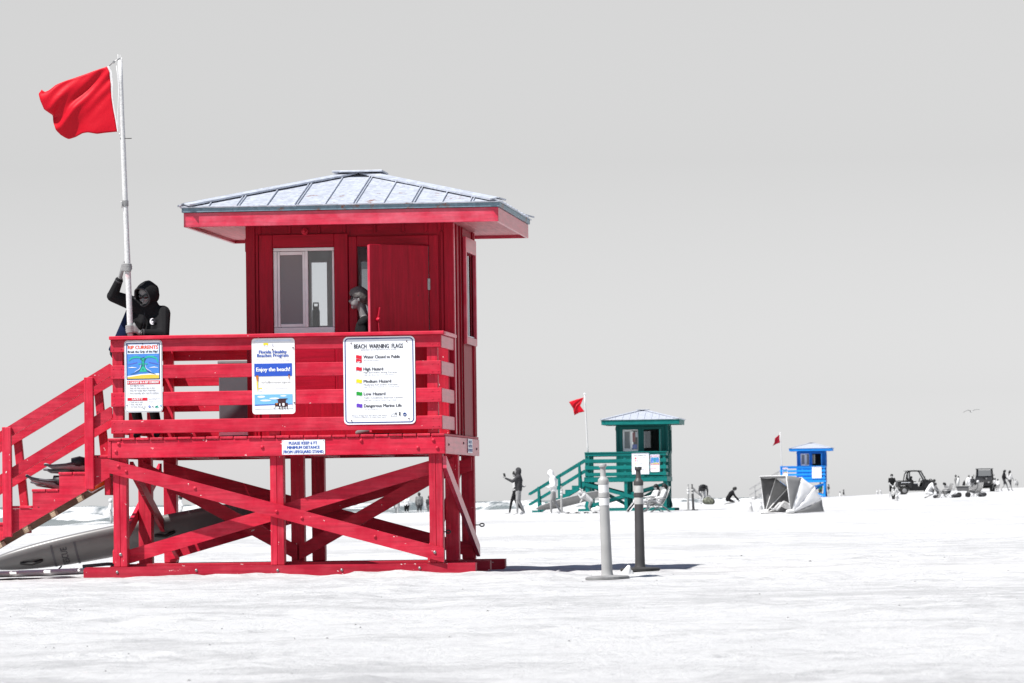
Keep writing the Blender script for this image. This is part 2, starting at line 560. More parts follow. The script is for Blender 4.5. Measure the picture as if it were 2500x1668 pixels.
def sand_height(X, Y):
    z = ground_z_np(X, Y)
    amp = np.clip(1.25 - Y / 160, .12, 1.0)
    near = .020 * (vnoise(X * 1.1 + 9, Y * .55) - .5) + .016 * (vnoise(X * 2.7, Y * 1.5 + 40) - .5) + .011 * (vnoise(X * 6 + 3, Y * 4) - .5)
    big = .05 * (vnoise(X * .3 + 70, Y * .16 + 3) - .5)
    z = z + near * amp + big * np.clip((Y - 52) / 40, .25, 1) * np.clip(1.3 - Y / 400, .2, 1)
    crust = np.clip(vnoise(X * .8 + 30, Y * .35 + 8) * .6 + vnoise(X * 3.1, Y * 1.7) * .4 - .58, 0, 1) * 5
    z = z + .030 * np.clip(crust, 0, 1) * (.4 + .6 * vnoise(X * 11, Y * 7)) * amp
    # sand blown up against the bollard feet and the skid
    for (cx, cy, h, sx, sy) in ((.2, 45.2, .05, .5, .25), (.55, 45.6, .035, .4, .3), (-.05, 44.9, .03, .35, .2), (1.1, 45.0, .03, .6, .3)):
        lump = np.exp(-((X - cx) / sx) ** 2 - ((Y - cy) / sy) ** 2)
        z = z + h * lump * (.5 + .9 * vnoise(X * 9, Y * 9))
    # drift against the front skid of the red tower
    su = (X + 4.1586) * math.cos(R(5.6)) - (Y - 49.12) * math.sin(R(5.6)); sv = (X + 4.1586) * math.sin(R(5.6)) + (Y - 49.12) * math.cos(R(5.6))
    z = z + .042 * np.exp(-((sv + .06) / .14) ** 2) * np.clip(su + .5, 0, 1) * np.clip(4.1 - su, 0, 1) * (.35 + .9 * vnoise(su * 2.3 + 4, sv * 3)) * (.6 + .5 * vnoise(su * 9, sv * 9))
    # footprints: a line of heel and toe dents crossing the foreground, some stray ones
    for (cx, cy, sx, sy) in FOOT:
        q = ((X - cx) / sx) ** 2 + ((Y - cy) / sy) ** 2
        z = z - .030 * np.exp(-q) + .014 * np.exp(-(np.sqrt(q) - 1.6) ** 2 * 3)
    return z
_fr = random.Random(5)
FOOT = [(-2.25 + .085 * i + _fr.uniform(-.02, .02), 23.6 - .02 * i + _fr.uniform(-.1, .1), _fr.uniform(.03, .06), _fr.uniform(.08, .14)) for i in range(9)]
for (cx, cy, dx, dy, n) in ((-3.4, 38.5, .62, .05, 7), (.2, 33, .66, .35, 8), (-1.0, 27.5, -.55, .7, 6), (2.2, 40, .5, -.6, 7), (1.0, 22.5, .6, .2, 4), (3.0, 56, .6, .6, 6), (-2.6, 43.6, .7, -.1, 9)):
    for i in range(n):
        FOOT.append((cx + dx * i + _fr.uniform(-.07, .07), cy + dy * i + _fr.uniform(-.12, .12), _fr.uniform(.05, .09), _fr.uniform(.10, .16)))
sand = grid_mesh('sand', steps((-160, -20, 30), (-20, -7.5, 40), (-7.5, 8.5, 270), (8.5, 60, 90), (60, 260, 30)),
                 steps((-15, 16, 20), (16, 62, 620), (62, 130, 130), (130, 600, 220), (600, 2200, 30)), sand_height, M['sand'])
tag(sand, kind='structure')

def make_sea_mat():
    m, nt, b = new_mat('sea_water')
    L = nt.links
    tc = N(nt, 'ShaderNodeTexCoord')
    sep = N(nt, 'ShaderNodeSeparateXYZ'); L.new(tc.outputs['Object'], sep.inputs[0])
    # u runs out to sea from the waterline, s runs along it
    def lin(a, bb, c):
        m1 = N(nt, 'ShaderNodeMath', operation='MULTIPLY_ADD'); m1.inputs[1].default_value = a; m1.inputs[2].default_value = c
        L.new(sep.outputs['X'], m1.inputs[0])
        m2 = N(nt, 'ShaderNodeMath', operation='MULTIPLY_ADD'); m2.inputs[1].default_value = bb
        L.new(sep.outputs['Y'], m2.inputs[0]); L.new(m1.outputs[0], m2.inputs[2])
        return m2.outputs[0]
    u = lin(-7.1 / 7.17, 1 / 7.17, -392 / 7.17)
    s = lin(1 / 7.17, 7.1 / 7.17, 0)
    cb = N(nt, 'ShaderNodeCombineXYZ'); L.new(u, cb.inputs[0]); L.new(s, cb.inputs[1])
    mp = N(nt, 'ShaderNodeMapping'); mp.inputs['Scale'].default_value = (.20, .035, 1)
    L.new(cb.outputs[0], mp.inputs['Vector'])
    n1 = N(nt, 'ShaderNodeTexNoise', i_Scale=1.0, i_Detail=7.0, i_Roughness=.62)
    L.new(mp.outputs[0], n1.inputs['Vector'])
    fade = N(nt, 'ShaderNodeMapRange', i_From_Min=40.0, i_From_Max=170.0, i_To_Min=.0, i_To_Max=-.30)
    L.new(u, fade.inputs['Value'])
    hz = N(nt, 'ShaderNodeMapRange', i_From_Min=-.35, i_From_Max=.25, i_To_Min=.02, i_To_Max=.16)
    L.new(sep.outputs['Z'], hz.inputs['Value'])
    a = N(nt, 'ShaderNodeMath', operation='ADD'); L.new(n1.outputs['Fac'], a.inputs[0]); L.new(fade.outputs[0], a.inputs[1])
    a2 = N(nt, 'ShaderNodeMath', operation='ADD'); L.new(a.outputs[0], a2.inputs[0]); L.new(hz.outputs[0], a2.inputs[1])
    foam = N(nt, 'ShaderNodeMapRange', i_From_Min=.55, i_From_Max=.64)
    L.new(a2.outputs[0], foam.inputs['Value'])
    mx = N(nt, 'ShaderNodeMix', data_type='RGBA')
    mx.inputs['A'].default_value = (.10, .125, .125, 1); mx.inputs['B'].default_value = (.62, .62, .62, 1)
    L.new(foam.outputs[0], mx.inputs['Factor']); L.new(mx.outputs['Result'], b.inputs['Base Color'])
    rg = N(nt, 'ShaderNodeMapRange', i_To_Min=.22, i_To_Max=.9)
    L.new(foam.outputs[0], rg.inputs['Value']); L.new(rg.outputs[0], b.inputs['Roughness'])
    n2 = N(nt, 'ShaderNodeTexNoise', i_Scale=.8, i_Detail=5.0)
    L.new(tc.outputs['Object'], n2.inputs['Vector'])
    bp = N(nt, 'ShaderNodeBump', i_Strength=.35, i_Distance=.4)
    L.new(n2.outputs['Fac'], bp.inputs['Height']); L.new(bp.outputs[0], b.inputs['Normal'])
    return m
M['sea'] = make_sea_mat()

def sea_height(S, Uo):
    """S along the shore, Uo out from the waterline"""
    z = np.full(S.shape, SEA_Z)
    fr = np.clip(Uo / 25, 0, 1) * np.clip(1.6 - Uo / 260, .15, 1)
    ph = Uo / 17.0 + 1.6 * (vnoise(S * .012 + 5, Uo * .01) - .5) * 2
    ridge = np.clip(np.sin(ph * 2 * math.pi), 0, 1) ** 3
    z += ridge * fr * (.45 + .75 * vnoise(S * .05, np.floor(ph) * 3.3))
    z += .16 * fr * (vnoise(S * .4, Uo * .5) - .5) + .10 * fr * (vnoise(S * 1.1, Uo * 1.3) - .5)
    return z
def make_sea():
    s = np.concatenate([np.linspace(-300, 150, 30), np.linspace(155, 760, 330), np.linspace(770, 2500, 60), np.geomspace(2600, 16000, 14)])
    u = np.concatenate([np.linspace(-6, 190, 200), np.linspace(194, 600, 40), np.geomspace(640, 16000, 20)])
    S, U = np.meshgrid(s, u)
    Z = sea_height(S, U)
    # point on the waterline at S, then out to sea
    ax, ay = 1 / 7.17, 7.1 / 7.17
    ox, oy = 0.0, 392.0
    S0 = S - oy * ay
    X = ox + ax * S0 - ay * U
    Y = oy + ay * S0 + ax * U
    V = np.stack([X, Y, Z], -1).reshape(-1, 3)
    ny, nx = S.shape
    i = np.arange(nx * ny).reshape(ny, nx)
    F = np.stack([i[:-1, :-1], i[1:, :-1], i[1:, 1:], i[:-1, 1:]], -1).reshape(-1, 4)[:, ::-1]
    me = bpy.data.meshes.new('sea')
    me.vertices.add(len(V)); me.vertices.foreach_set('co', V.ravel())
    me.loops.add(F.size); me.loops.foreach_set('vertex_index', F.ravel())
    me.polygons.add(len(F)); me.polygons.foreach_set('loop_start', np.arange(0, F.size, 4))
    me.polygons.foreach_set('use_smooth', np.ones(len(F), bool))
    me.update(); me.validate()
    me.materials.append(M['sea'])
    o = link(bpy.data.objects.new('sea', me))
    return tag(o, kind='structure')
make_sea()
# ------------------------------------------------------------------ lifeguard towers
TW, TD = 3.48, 3.30                # deck width and depth
DECK = 1.443
YAW = R(5.6)
_bolt = {}
INK_P = {k: plain('poster_' + k, v, .6) for k, v in {'navy': (.02, .03, .12), 'white': (.6, .62, .66), 'blue': (.03, .12, .5), 'red': (.25, .02, .03)}.items()}
def bolt(parent, mat, loc, r=.017, axis='y'):
    k = (mat.name, r)
    if k not in _bolt:
        V, F = [], []
        prof = [(r, 0), (r * .92, r * .35), (r * .6, r * .62), (r * .05, r * .72)]
        for (a, z) in prof:
            for i in range(8):
                w = math.pi * i / 4
                V.append((a * math.cos(w), a * math.sin(w), z))
        for i in range(3):
            for j in range(8):
                F.append([i * 8 + j, i * 8 + (j + 1) % 8, (i + 1) * 8 + (j + 1) % 8, (i + 1) * 8 + j])
        F.append([24 + j for j in range(8)])
        me = bpy.data.meshes.new('bolt'); me.from_pydata(V, [], F); me.materials.append(mat)
        me.polygons.foreach_set('use_smooth', [True] * len(me.polygons))
        _bolt[k] = me
    rot = {'y': (math.pi / 2, 0, 0), 'x': (0, math.pi / 2, 0)}[axis]
    return share('bolt', _bolt[k], parent, loc, rot)

def brace_xz(parent, mat, u0, z0, u1, z1, h, v0, v1, name='brace'):
    """diagonal board with plumb-cut ends in a plane across the front"""
    return prism(name, parent, mat, [(u0, z0 - h / 2), (u1, z1 - h / 2), (u1, z1 + h / 2), (u0, z0 + h / 2)], 'y', v0, v1)

def brace_yz(parent, mat, v0, z0, v1, z1, h, u0, u1, name='brace'):
    return prism(name, parent, mat, [(v0, z0 - h / 2), (v1, z1 - h / 2), (v1, z1 + h / 2), (v0, z0 + h / 2)], 'x', u0, u1)

def wall_with_holes(parent, mat, lo, hi, fixed, axis, holes, name='wall'):
    """wall sheet cut into strips round rectangular openings. lo/hi = (a, z); fixed = (near, far) on the other axis"""
    a_cuts = sorted({lo[0], hi[0], *[h[0] for h in holes], *[h[2] for h in holes]})
    out = []
    for a0, a1 in zip(a_cuts, a_cuts[1:]):
        zs = [lo[1], hi[1]]
        spans = sorted((h[1], h[3]) for h in holes if h[0] <= a0 + 1e-6 and h[2] >= a1 - 1e-6)
        z = lo[1]
        segs = []
        for s in spans:
            if s[0] > z + 1e-6: segs.append((z, s[0]))
            z = s[1]
        if hi[1] > z + 1e-6: segs.append((z, hi[1]))
        for (z0, z1) in segs:
            if axis == 'x':
                out.append(box(name, parent, mat, (a0, fixed[0], z0), (a1, fixed[1], z1), ch=.0005))
            else:
                out.append(box(name, parent, mat, (fixed[0], a0, z0), (fixed[1], a1, z1), ch=.0005))
    return out

def make_tower(label, loc, paint, wallp, fascia, soffit, skidp, stair, detail, door_deg, name='lifeguard_tower'):
    t = thing(name, label, 'lifeguard tower', loc, -YAW)
    P, WP = M[paint], M[wallp]
    S_ = M[stair]
    rows = (.042, 1.50, 3.07)
    cols = (.045, 1.67, 3.305)
    # skids
    for v in rows:
        prism('skid', t, M[skidp], [(-.27, -.03), (3.70, -.03), (3.77, .03), (3.77, .122), (-.25, .122), (-.27, .10)], 'y', v - .012, v + .15)
    for v in rows[:1]:
        box('skid_plate', t, M[skidp], (.16, v + .16, .04), (3.32, v + .2, .15))
    # posts
    for v in rows:
        for u in cols:
            if v == rows[0] and detail > 1:
                # built up from two planks with an open joint
                box('post', t, P, (u, v, .123), (u + .0693, v + .14, 1.416), ch=.005)
                box('post', t, P, (u + .0708, v + random.uniform(-.001, .002), .123), (u + .14, v + .14, 1.416), ch=.005)
            else:
                box('post', t, P, (u, v, .123), (u + .14, v + .14, 1.416), ch=.006)
    # frame beams
    box('deck_beam', t, P, (.041, 0, 1.236), (3.48, .038, 1.416), ch=.005)
    box('deck_beam', t, P, (0, -.004, 1.236), (.038, 3.30, 1.416), ch=.005)
    box('deck_beam', t, M[fascia] if detail > 1 else P, (3.448, .041, 1.236), (3.483, 3.30, 1.416), ch=.005)
    box('deck_beam', t, P, (.041, 3.262, 1.236), (3.445, 3.298, 1.416), ch=.005)
    for u in (.62, 1.22, 1.95, 2.55, 3.05):
        box('joist', t, P, (u, .2, 1.24), (u + .04, 3.06, 1.414))
    # deck boards
    n = 24
    for i in range(n):
        w = TW / n
        dz = random.uniform(-.002, .002)
        box('deck_board', t, P, (i * w + .004, -.012 + random.uniform(-.004, .004), 1.4185 + dz), ((i + 1) * w - .004, 3.3, 1.443 + dz), ch=.006)
    # braces
    brace_xz(t, P, .008, 1.158, 3.452, .203, .143, .001, .040)
    brace_xz(t, P, .05, .19, 3.43, 1.135, .143, .184, .222)
    brace_xz(t, P, .06, 1.15, 3.43, .21, .143, 3.03, 3.068)
    brace_xz(t, P, .06, .21, 3.43, 1.15, .143, 2.985, 3.027)
    brace_xz(t, P, .10, 1.14, 1.74, .23, .155, 1.455, 1.497)
    brace_xz(t, P, 1.76, .23, 3.40, 1.14, .155, 1.455, 1.497)
    brace_yz(t, M[fascia] if detail > 1 else P, .05, 1.15, 3.22, .21, .125, 3.449, 3.487)
    brace_yz(t, P, .2, .21, 3.2, 1.13, .125, 3.262, 3.302)
    brace_yz(t, P, .22, 1.14, 3.0, .22, .125, .187, .226)
    brace_yz(t, P, .2, .22, 3.0, 1.14, .125, .004, .042)
    # railings
    slz = [(1.488, 1.628), (1.766, 1.906), (2.044, 2.184), (2.322, 2.447)]
    for (z0, z1) in slz:
        j = lambda: random.uniform(-.004, .004)
        box('rail_slat', t, P, (.04 + j(), 0, z0 + j()), (3.452 + j(), .036, z1 + j()), ch=.005)
        box('rail_slat', t, M[fascia] if detail > 1 else P, (3.415, .040, z0), (3.453, 1.17, z1), ch=.005)
        box('rail_slat', t, P, (.001, .98, z0), (.038, 3.298, z1), ch=.005)
        box('rail_slat', t, P, (.042, 3.262, z0), (1.27, 3.298, z1), ch=.005)
    box('rail_cap', t, P, (.03, -.035, 2.450), (3.487, .105, 2.487), ch=.006)
    box('rail_cap', t, M[fascia] if detail > 1 else P, (3.345, .108, 2.450), (3.487, 1.17, 2.487), ch=.006)
    box('rail_cap', t, P, (-.03, .95, 2.450), (.105, 3.33, 2.487), ch=.006)
    box('rail_cap', t, P, (.108, 3.195, 2.450), (1.27, 3.33, 2.487), ch=.006)
    for (u, v) in ((.05, .039), (1.67, .039), (3.30, .039), (.041, 1.0), (.041, 2.1), (.041, 3.15), (1.15, 3.16), (3.30, 1.05)):
        box('rail_post', t, P, (u, v, 1.446), (u + .11, v + .09, 2.448), ch=.005)
    # cabin
    C0, C1, V0, V1, ZT = 1.283, 3.445, 1.20, 3.282, 3.66
    win = (1.56, 2.515, 2.205, 3.425)
    door = (2.45, 1.45, 3.20, 3.425)
    bw1 = (1.655, 2.66, 1.865, 3.39)
    bw2 = (2.20, 2.66, 2.60, 3.39)
    sw = (2.13, 2.50, 3.02, 3.40)
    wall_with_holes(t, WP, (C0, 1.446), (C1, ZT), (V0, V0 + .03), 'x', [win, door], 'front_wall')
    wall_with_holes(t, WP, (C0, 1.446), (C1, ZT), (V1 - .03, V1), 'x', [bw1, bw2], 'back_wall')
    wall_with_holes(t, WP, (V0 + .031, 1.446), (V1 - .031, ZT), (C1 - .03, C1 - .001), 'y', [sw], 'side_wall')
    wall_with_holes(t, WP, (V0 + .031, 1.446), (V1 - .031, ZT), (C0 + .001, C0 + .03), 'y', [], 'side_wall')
    # lining
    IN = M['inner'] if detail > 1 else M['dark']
    wall_with_holes(t, IN, (C0 + .06, 1.446), (C1 - .06, ZT - .02), (V1 - .045, V1 - .032), 'x', [bw1, bw2], 'lining')
    wall_with_holes(t, IN, (V0 + .05, 1.446), (V1 - .05, ZT - .02), (C1 - .05, C1 - .032), 'y', [sw], 'lining')
    wall_with_holes(t, IN, (V0 + .05, 1.446), (V1 - .05, ZT - .02), (C0 + .032, C0 + .05), 'y', [], 'lining')
    wall_with_holes(t, IN, (C0 + .06, 1.446), (C1 - .06, ZT - .02), (V0 + .032, V0 + .045), 'x', [win, door], 'lining')
    box('ceiling_panel', t, IN, (C0 + .04, V0 + .04, ZT - .018), (C1 - .04, V1 - .04, ZT - .004))
    # corner boards and battens
    for (u, v) in ((C0 - .012, V0 - .022), (C1 - .085, V0 - .022)):
        box('corner_board', t, WP, (u, v, 1.446), (u + .097, v + .02, ZT))
    box('corner_board', t, M[fascia] if detail > 1 else WP, (C1 + .001, V0 - .002, 1.446), (C1 + .02, V0 + .09, ZT))
    box('corner_board', t, WP, (C1 + .001, V1 - .09, 1.446), (C1 + .02, V1 - .002, ZT))
    for u in (1.405, 1.72, 2.03, 2.3, 2.62, 2.92, 3.16, 3.3):
        box('batten', t, WP, (u, V0 - .018, 3.572), (u + .03, V0 - .001, ZT))
    for u in (1.375, 3.325):
        box('batten', t, WP, (u, V0 - .018, 1.446), (u + .028, V0 - .001, 3.568))
    for v in (1.5, 1.85, 2.06, 3.09):
        box('batten', t, WP, (C1 + .001, v, 1.446), (C1 + .018, v + .035, ZT))
    for v in (1.5, 1.9, 2.3, 2.7):
        box('batten', t, WP, (C0 - .017, v, 1.446), (C0 - .001, v + .035, ZT))
    box('side_casing', t, WP, (C0 - .045, 1.35, 3.40), (C0 - .019, 2.6, 3.54))
    # window trim, front
    TZ = 3.562
    for (a, b) in (((1.415, 1.9), (1.557, TZ)), ((2.208, 1.9), (2.352, TZ)), ((1.559, 3.428), (2.206, TZ)), ((1.559, 1.9), (2.206, 2.512))):
        box('window_trim', t, WP, (a[0], V0 - .042, a[1]), (b[0], V0 - .003, b[1]))
    w = box('window', t, M['alu'], (win[0] + .002, V0 - .02, win[1] + .002), (win[2] - .002, V0 + .012, win[1] + .075))
    box('frame', w, M['alu'], (0, 0, 0), (.001, .001, .001)) if False else None
    def fr(a, b, y0=V0 - .018, y1=V0 + .014):
        return box('window_frame', t, M['alu'], (a[0], y0, a[1]), (b[0], y1, b[1]), ch=.003)
    fr((win[0] + .002, win[3] - .035), (win[2] - .002, win[3] - .002))
    fr((win[0] + .002, win[1] + .078), (win[0] + .04, win[3] - .037))
    fr((win[2] - .022, win[1] + .078), (win[2] - .002, win[3] - .037))
    fr((1.895, win[1] + .078), (1.928, win[3] - .037), V0 - .026, V0 + .012)
    # left sliding sash
    for (a, b) in (((1.604, win[1] + .08), (1.63, win[3] - .04)), ((1.868, win[1] + .08), (1.893, win[3] - .04)), ((1.632, win[3] - .075), (1.866, win[3] - .04)), ((1.632, win[1] + .08), (1.866, win[1] + .112))):
        box('sash', t, M['alu'], (a[0], V0 - .014, a[1]), (b[0], V0 + .004, b[1]), ch=.003)
    box('pane', t, M['screen'], (1.632, V0 - .004, win[1] + .112), (1.866, V0 - .001, win[3] - .076), ch=.0005)
    box('pane', t, M['glass'], (1.93, V0 + .002, win[1] + .08), (win[2] - .024, V0 + .005, win[3] - .04), ch=.0005)
    # door trim and leaf
    for (a, b) in (((2.362, 1.446), (2.447, 3.53)), ((3.203, 1.446), (3.302, 3.53)), ((2.449, 3.428), (3.201, 3.53))):
        box('door_trim', t, WP, (a[0], V0 - .04, a[1]), (b[0], V0 - .003, b[1]))
    L = thing('door', None, None, (3.192, V0 - .045, 1.455), -R(180) + R(door_deg))
    L.parent = t
    box('door_leaf', L, WP, (0.004, -.02, .01), (.742, .02, 1.965), ch=.003)
    if detail > 1:
        box('door_edge', L, M['red_fade'], (.7425, -.019, .02), (.7465, .019, 1.955), ch=.001)
        bar('latch', L, P, (.64, .03, 1.06), (.655, .035, 1.18), .016, .01)
        bar('latch', L, P, (.655, .03, 1.19), (.635, .035, 1.31), .016, .01)
        lathe('knob', L, P, [(.02, 0), (.022, .02), (.012, .035)], 10, loc=(.655, .02, 1.185), rot=(-math.pi / 2, 0, 0))
        box('hinge', L, M['steel'], (-.012, .021, 1.50), (.02, .026, 1.62), ch=.001)
        box('hinge', L, M['steel'], (-.012, .021, .30), (.02, .026, .42), ch=.001)
    # back and side windows
    for b_ in (bw1, bw2):
        for (a, b) in (((b_[0], b_[1]), (b_[0] + .02, b_[3])), ((b_[2] - .02, b_[1]), (b_[2], b_[3])), ((b_[0] + .02, b_[3] - .02), (b_[2] - .02, b_[3])), ((b_[0] + .02, b_[1]), (b_[2] - .02, b_[1] + .02))):
            box('window_frame', t, M['alu'], (a[0], V1 - .055, a[1]), (b[0], V1 + .004, b[1]), ch=.002)
        box('pane', t, M['glass'] if b_ is bw1 else M['glass_dim'], (b_[0] + .02, V1 - .02, b_[1] + .02), (b_[2] - .02, V1 - .016, b_[3] - .02), ch=.0005)
    for (a, b) in (((2.05, 2.42), (2.128, 3.56)), ((3.022, 2.42), (3.08, 3.56)), ((2.13, 3.402), (3.02, 3.56)), ((2.13, 2.42), (3.02, 2.498))):
        box('window_trim', t, M[fascia] if detail > 1 else WP, (C1 + .02, a[0], a[1]), (C1 + .055, b[0], b[1]))
    box('window_frame', t, M['alu'], (C1 - .02, 2.13, 2.52), (C1 + .03, 2.19, 3.38), ch=.003)
    box('window_frame', t, M['alu'], (C1 - .02, 2.60, 2.52), (C1 + .02, 2.63, 3.38), ch=.003)
    box('window_frame', t, M['alu'], (C1 - .02, 2.13, 2.502), (C1 + .03, 3.018, 2.518), ch=.003)
    box('pane', t, M['glass_dim'], (C1 - .006, 2.19, 2.52), (C1 - .002, 2.60, 3.38), ch=.0005)
    box('pane', t, M['glass_dim'], (C1 - .012, 2.63, 2.52), (C1 - .008, 3.018, 3.38), ch=.0005)
    # roof
    RU0, RU1, RV0, RV1, ZF = .706, 3.99, .65, 3.93, 3.63
    if detail > 1:
        for i in range(8):
            a = RU0 + .032 + (RU1 - RU0 - .064) * i / 8; b = RU0 + .032 + (RU1 - RU0 - .064) * (i + 1) / 8
            box('soffit_board', t, M[soffit], (a + .001, RV0 + .032, ZF + .036), (b - .001, RV1 - .032, ZF + .048), ch=.002)
    else:
        box('soffit', t, M[soffit], (RU0 + .032, RV0 + .032, ZF + .036), (RU1 - .032, RV1 - .032, ZF + .048), ch=.002)
    FA = M[fascia]
    box('fascia', t, FA, (RU0, RV0, ZF), (RU1, RV0 + .03, ZF + .15), ch=.004)
    box('fascia', t, FA, (RU0, RV1 - .03, ZF), (RU1, RV1, ZF + .15), ch=.004)
    box('fascia', t, FA, (RU0, RV0 + .031, ZF), (RU0 + .03, RV1 - .031, ZF + .15), ch=.004)
    box('fascia', t, FA, (RU1 - .03, RV0 + .031, ZF), (RU1, RV1 - .031, ZF + .15), ch=.004)
    ZE = ZF + .152
    DR = M['drip'] if detail > 1 else M[fascia] if detail == 1 else M[fascia]
    e = .018
    box('drip_edge', t, DR, (RU0 - e, RV0 - e, ZE), (RU1 + e, RV0 + .02, ZE + .055), ch=.003)
    box('drip_edge', t, DR, (RU0 - e, RV1 - .02, ZE), (RU1 + e, RV1 + e, ZE + .055), ch=.003)
    box('drip_edge', t, DR, (RU0 - e, RV0 + .022, ZE), (RU0 + .02, RV1 - .022, ZE + .055), ch=.003)
    box('drip_edge', t, DR, (RU1 - .02, RV0 + .022, ZE), (RU1 + e, RV1 - .022, ZE + .055), ch=.003)
    z0 = ZE + .057
    apex = Vector(((RU0 + RU1) / 2, (RV0 + RV1) / 2, 4.275))
    o_ = .035
    cs = [Vector((RU0 - o_, RV0 - o_, z0)), Vector((RU1 + o_, RV0 - o_, z0)), Vector((RU1 + o_, RV1 + o_, z0)), Vector((RU0 - o_, RV1 + o_, z0))]
    RM = M['roof'] if detail > 1 else M['roof_clean']
    for k in range(4):
        A, B = cs[k], cs[(k + 1) % 4]
        ex = (B - A); ln = ex.length; ex.normalize()
        mid = (A + B) / 2
        up = (apex - mid); run = up.length; up.normalize()
        nrm = ex.cross(up).normalized()
        ns = 11 if detail > 0 else 5
        for i in range(ns):
            s0, s1 = i / ns, (i + 1) / ns
            tt = lambda s: run * (2 * s if s < .5 else 2 * (1 - s))
            pts = [A + ex * (ln * s0), A + ex * (ln * s1), A + ex * (ln * s1) + up * tt(s1)]
            if s0 < .5 < s1: pts.append(apex)
            pts.append(A + ex * (ln * s0) + up * tt(s0))
            # drop the doubled corner of the outermost triangles
            q = []
            for p in pts:
                if not q or (p - q[-1]).length > 1e-5: q.append(p)
            if (q[0] - q[-1]).length < 1e-5: q.pop()
            c = sum(q, Vector()) / len(q)
            wob = nrm * random.uniform(-.002, .002)
            Vv = [p - c for p in q] + [p - c - nrm * .012 for p in q]
            m_ = len(q)
            Ff = [list(range(m_)), list(range(2 * m_ - 1, m_ - 1, -1))] + [[a, a + m_, (a + 1) % m_ + m_, (a + 1) % m_] for a in range(m_)]
            mesh('roof_panel', Vv, Ff, RM, t, loc=c + wob)
        for i in range(1, ns):
            s0 = i / ns
            h = run * (2 * s0 if s0 < .5 else 2 * (1 - s0))
            p = A + ex * (ln * s0) + nrm * .008
            if detail > 0:
                dbl = (-.014, .014) if i % 2 == 0 and detail > 1 else (0,)
                for d_ in dbl:
                    bar('roof_seam', t, RM, p + ex * d_ + up * .01, p + ex * d_ + up * (h - .02), .018, .011, nrm, ch=.003)
    for k in range(4):
        A = cs[k]
        d_ = (apex - A)
        side = d_.cross(Vector((0, 0, 1))).normalized()
        for sgn in (-1, 1):
            # folded hip flashing, one wing on each slope
            k2 = (k + 1) % 4 if sgn > 0 else (k - 1) % 4
            A2 = cs[k2]
            fe = (A2 - A).normalized()
            fu = (apex - (A + A2) / 2).normalized()
            fn = fe.cross(fu).normalized()
            if fn.z < 0: fn = -fn
            dn = d_.normalized()
            wing = fn.cross(dn).normalized()
            if wing.dot(A2 - A) < 0: wing = -wing
            b0 = A + fn * .030 + dn * .05 + Vector((0, 0, .004))
            b1 = apex + fn * .030 + Vector((0, 0, .004)) - dn * .12
            Vv = [b0, b1, b1 + wing * .105, b0 + wing * .105, b0 - fn * .01, b1 - fn * .01, b1 + wing * .105 - fn * .018, b0 + wing * .105 - fn * .018]
            mesh('hip_flashing', Vv, [[0, 1, 2, 3], [7, 6, 5, 4], [0, 4, 5, 1], [1, 5, 6, 2], [2, 6, 7, 3], [3, 7, 4, 0]], M['roof_clean'], t)
    box('peak_cap', t, M['roof_clean'], (apex.x - .27, apex.y - .27, apex.z - .010), (apex.x + .27, apex.y + .27, apex.z + .010), ch=.004)
    if detail < 0: box('peak_cap', t, M['roof_clean'], (apex.x - .21, apex.y - .2, apex.z + .019), (apex.x + .2, apex.y + .2, apex.z + .034), ch=.006)
    # stairs down to the left
    sa, sb = .10, .868
    run_, rise, nst = .281, .17, 8
    for (va, vb, mt) in ((sa, sa + .038, S_), (sb - .038, sb, M['raw_wood'] if detail > 1 else S_)):
        pts = []
        for k in range(1, nst + 1):
            zt = DECK - rise * k - .030
            r_ = -.002 if k == 1 else -.245 - run_ * (k - 2)
            pts += [(r_, zt), (-.245 - run_ * (k - 1), zt)]
        zl = 1.045 + .557 * pts[-1][0]
        xg = (-.02 - 1.045) / .557
        pts += [(pts[-1][0], -.02), (xg, -.02), (-.002, 1.044)]
        prism('stringer', t, mt, pts, 'y', va, vb)
    for k in range(1, nst + 1):
        zt = DECK - rise * k
        r_ = -.004 if k == 1 else -.245 - run_ * (k - 2)
        l_ = -.245 - run_ * (k - 1)
        m_ = (r_ + l_) / 2
        box('tread', t, S_, (l_ - .006, sa - .008, zt - .029), (m_ - .003, sb + .008, zt), ch=.006)
        box('tread', t, S_, (m_ + .003, sa - .008, zt - .029), (r_ - .006 if k > 1 else r_, sb + .008, zt), ch=.006)
        if detail > 1:
            xb = (l_ + r_) / 2 - .05
            zb = 1.045 + .557 * xb
            if zb > .1:
                bar('cleat', t, M['pale_wood'], (xb - .035, sb - .055, zb + .006), (xb + .035, sb - .055, zb + .006 + .039), .05, .03)
    box('ledger', t, P, (-.062, .14, .86), (-.004, sb - .04, 1.06))
    sl = .579
    zr = lambda u: 2.06 + sl * (u + .2)
    zm = lambda u: 1.617 + sl * (u + .2)
    for (va, off) in ((sa + .001, 0), (sb - .038, -.01)):
        for (zz, w_) in ((zr, .09), (zm, .085)):
            ue = .03 if va < .2 else .0
            uu = -2.35
            prism('handrail', t, S_, [(ue, zz(ue)), (ue - .02, zz(ue) + .03 - .012), (uu, zz(uu) - .0), (uu, zz(uu) - w_ * 1.16), (ue, zz(ue) - w_ * 1.16)], 'y', va, va + .038)
    for u in (-.2, -1.06, -1.92):
        b_ = 1.045 + .557 * u
        box('stair_post', t, S_, (u - .047, sa - .062, b_ - .01), (u + .047, sa - .001, zr(u) + .012), ch=.005)
        bar('stair_post', t, S_, (u + .035, sb + .034, b_ + .02), (u - .065, sb + .034, zr(u) - .02), .066, .085, (0, 1, 0), ch=.005)
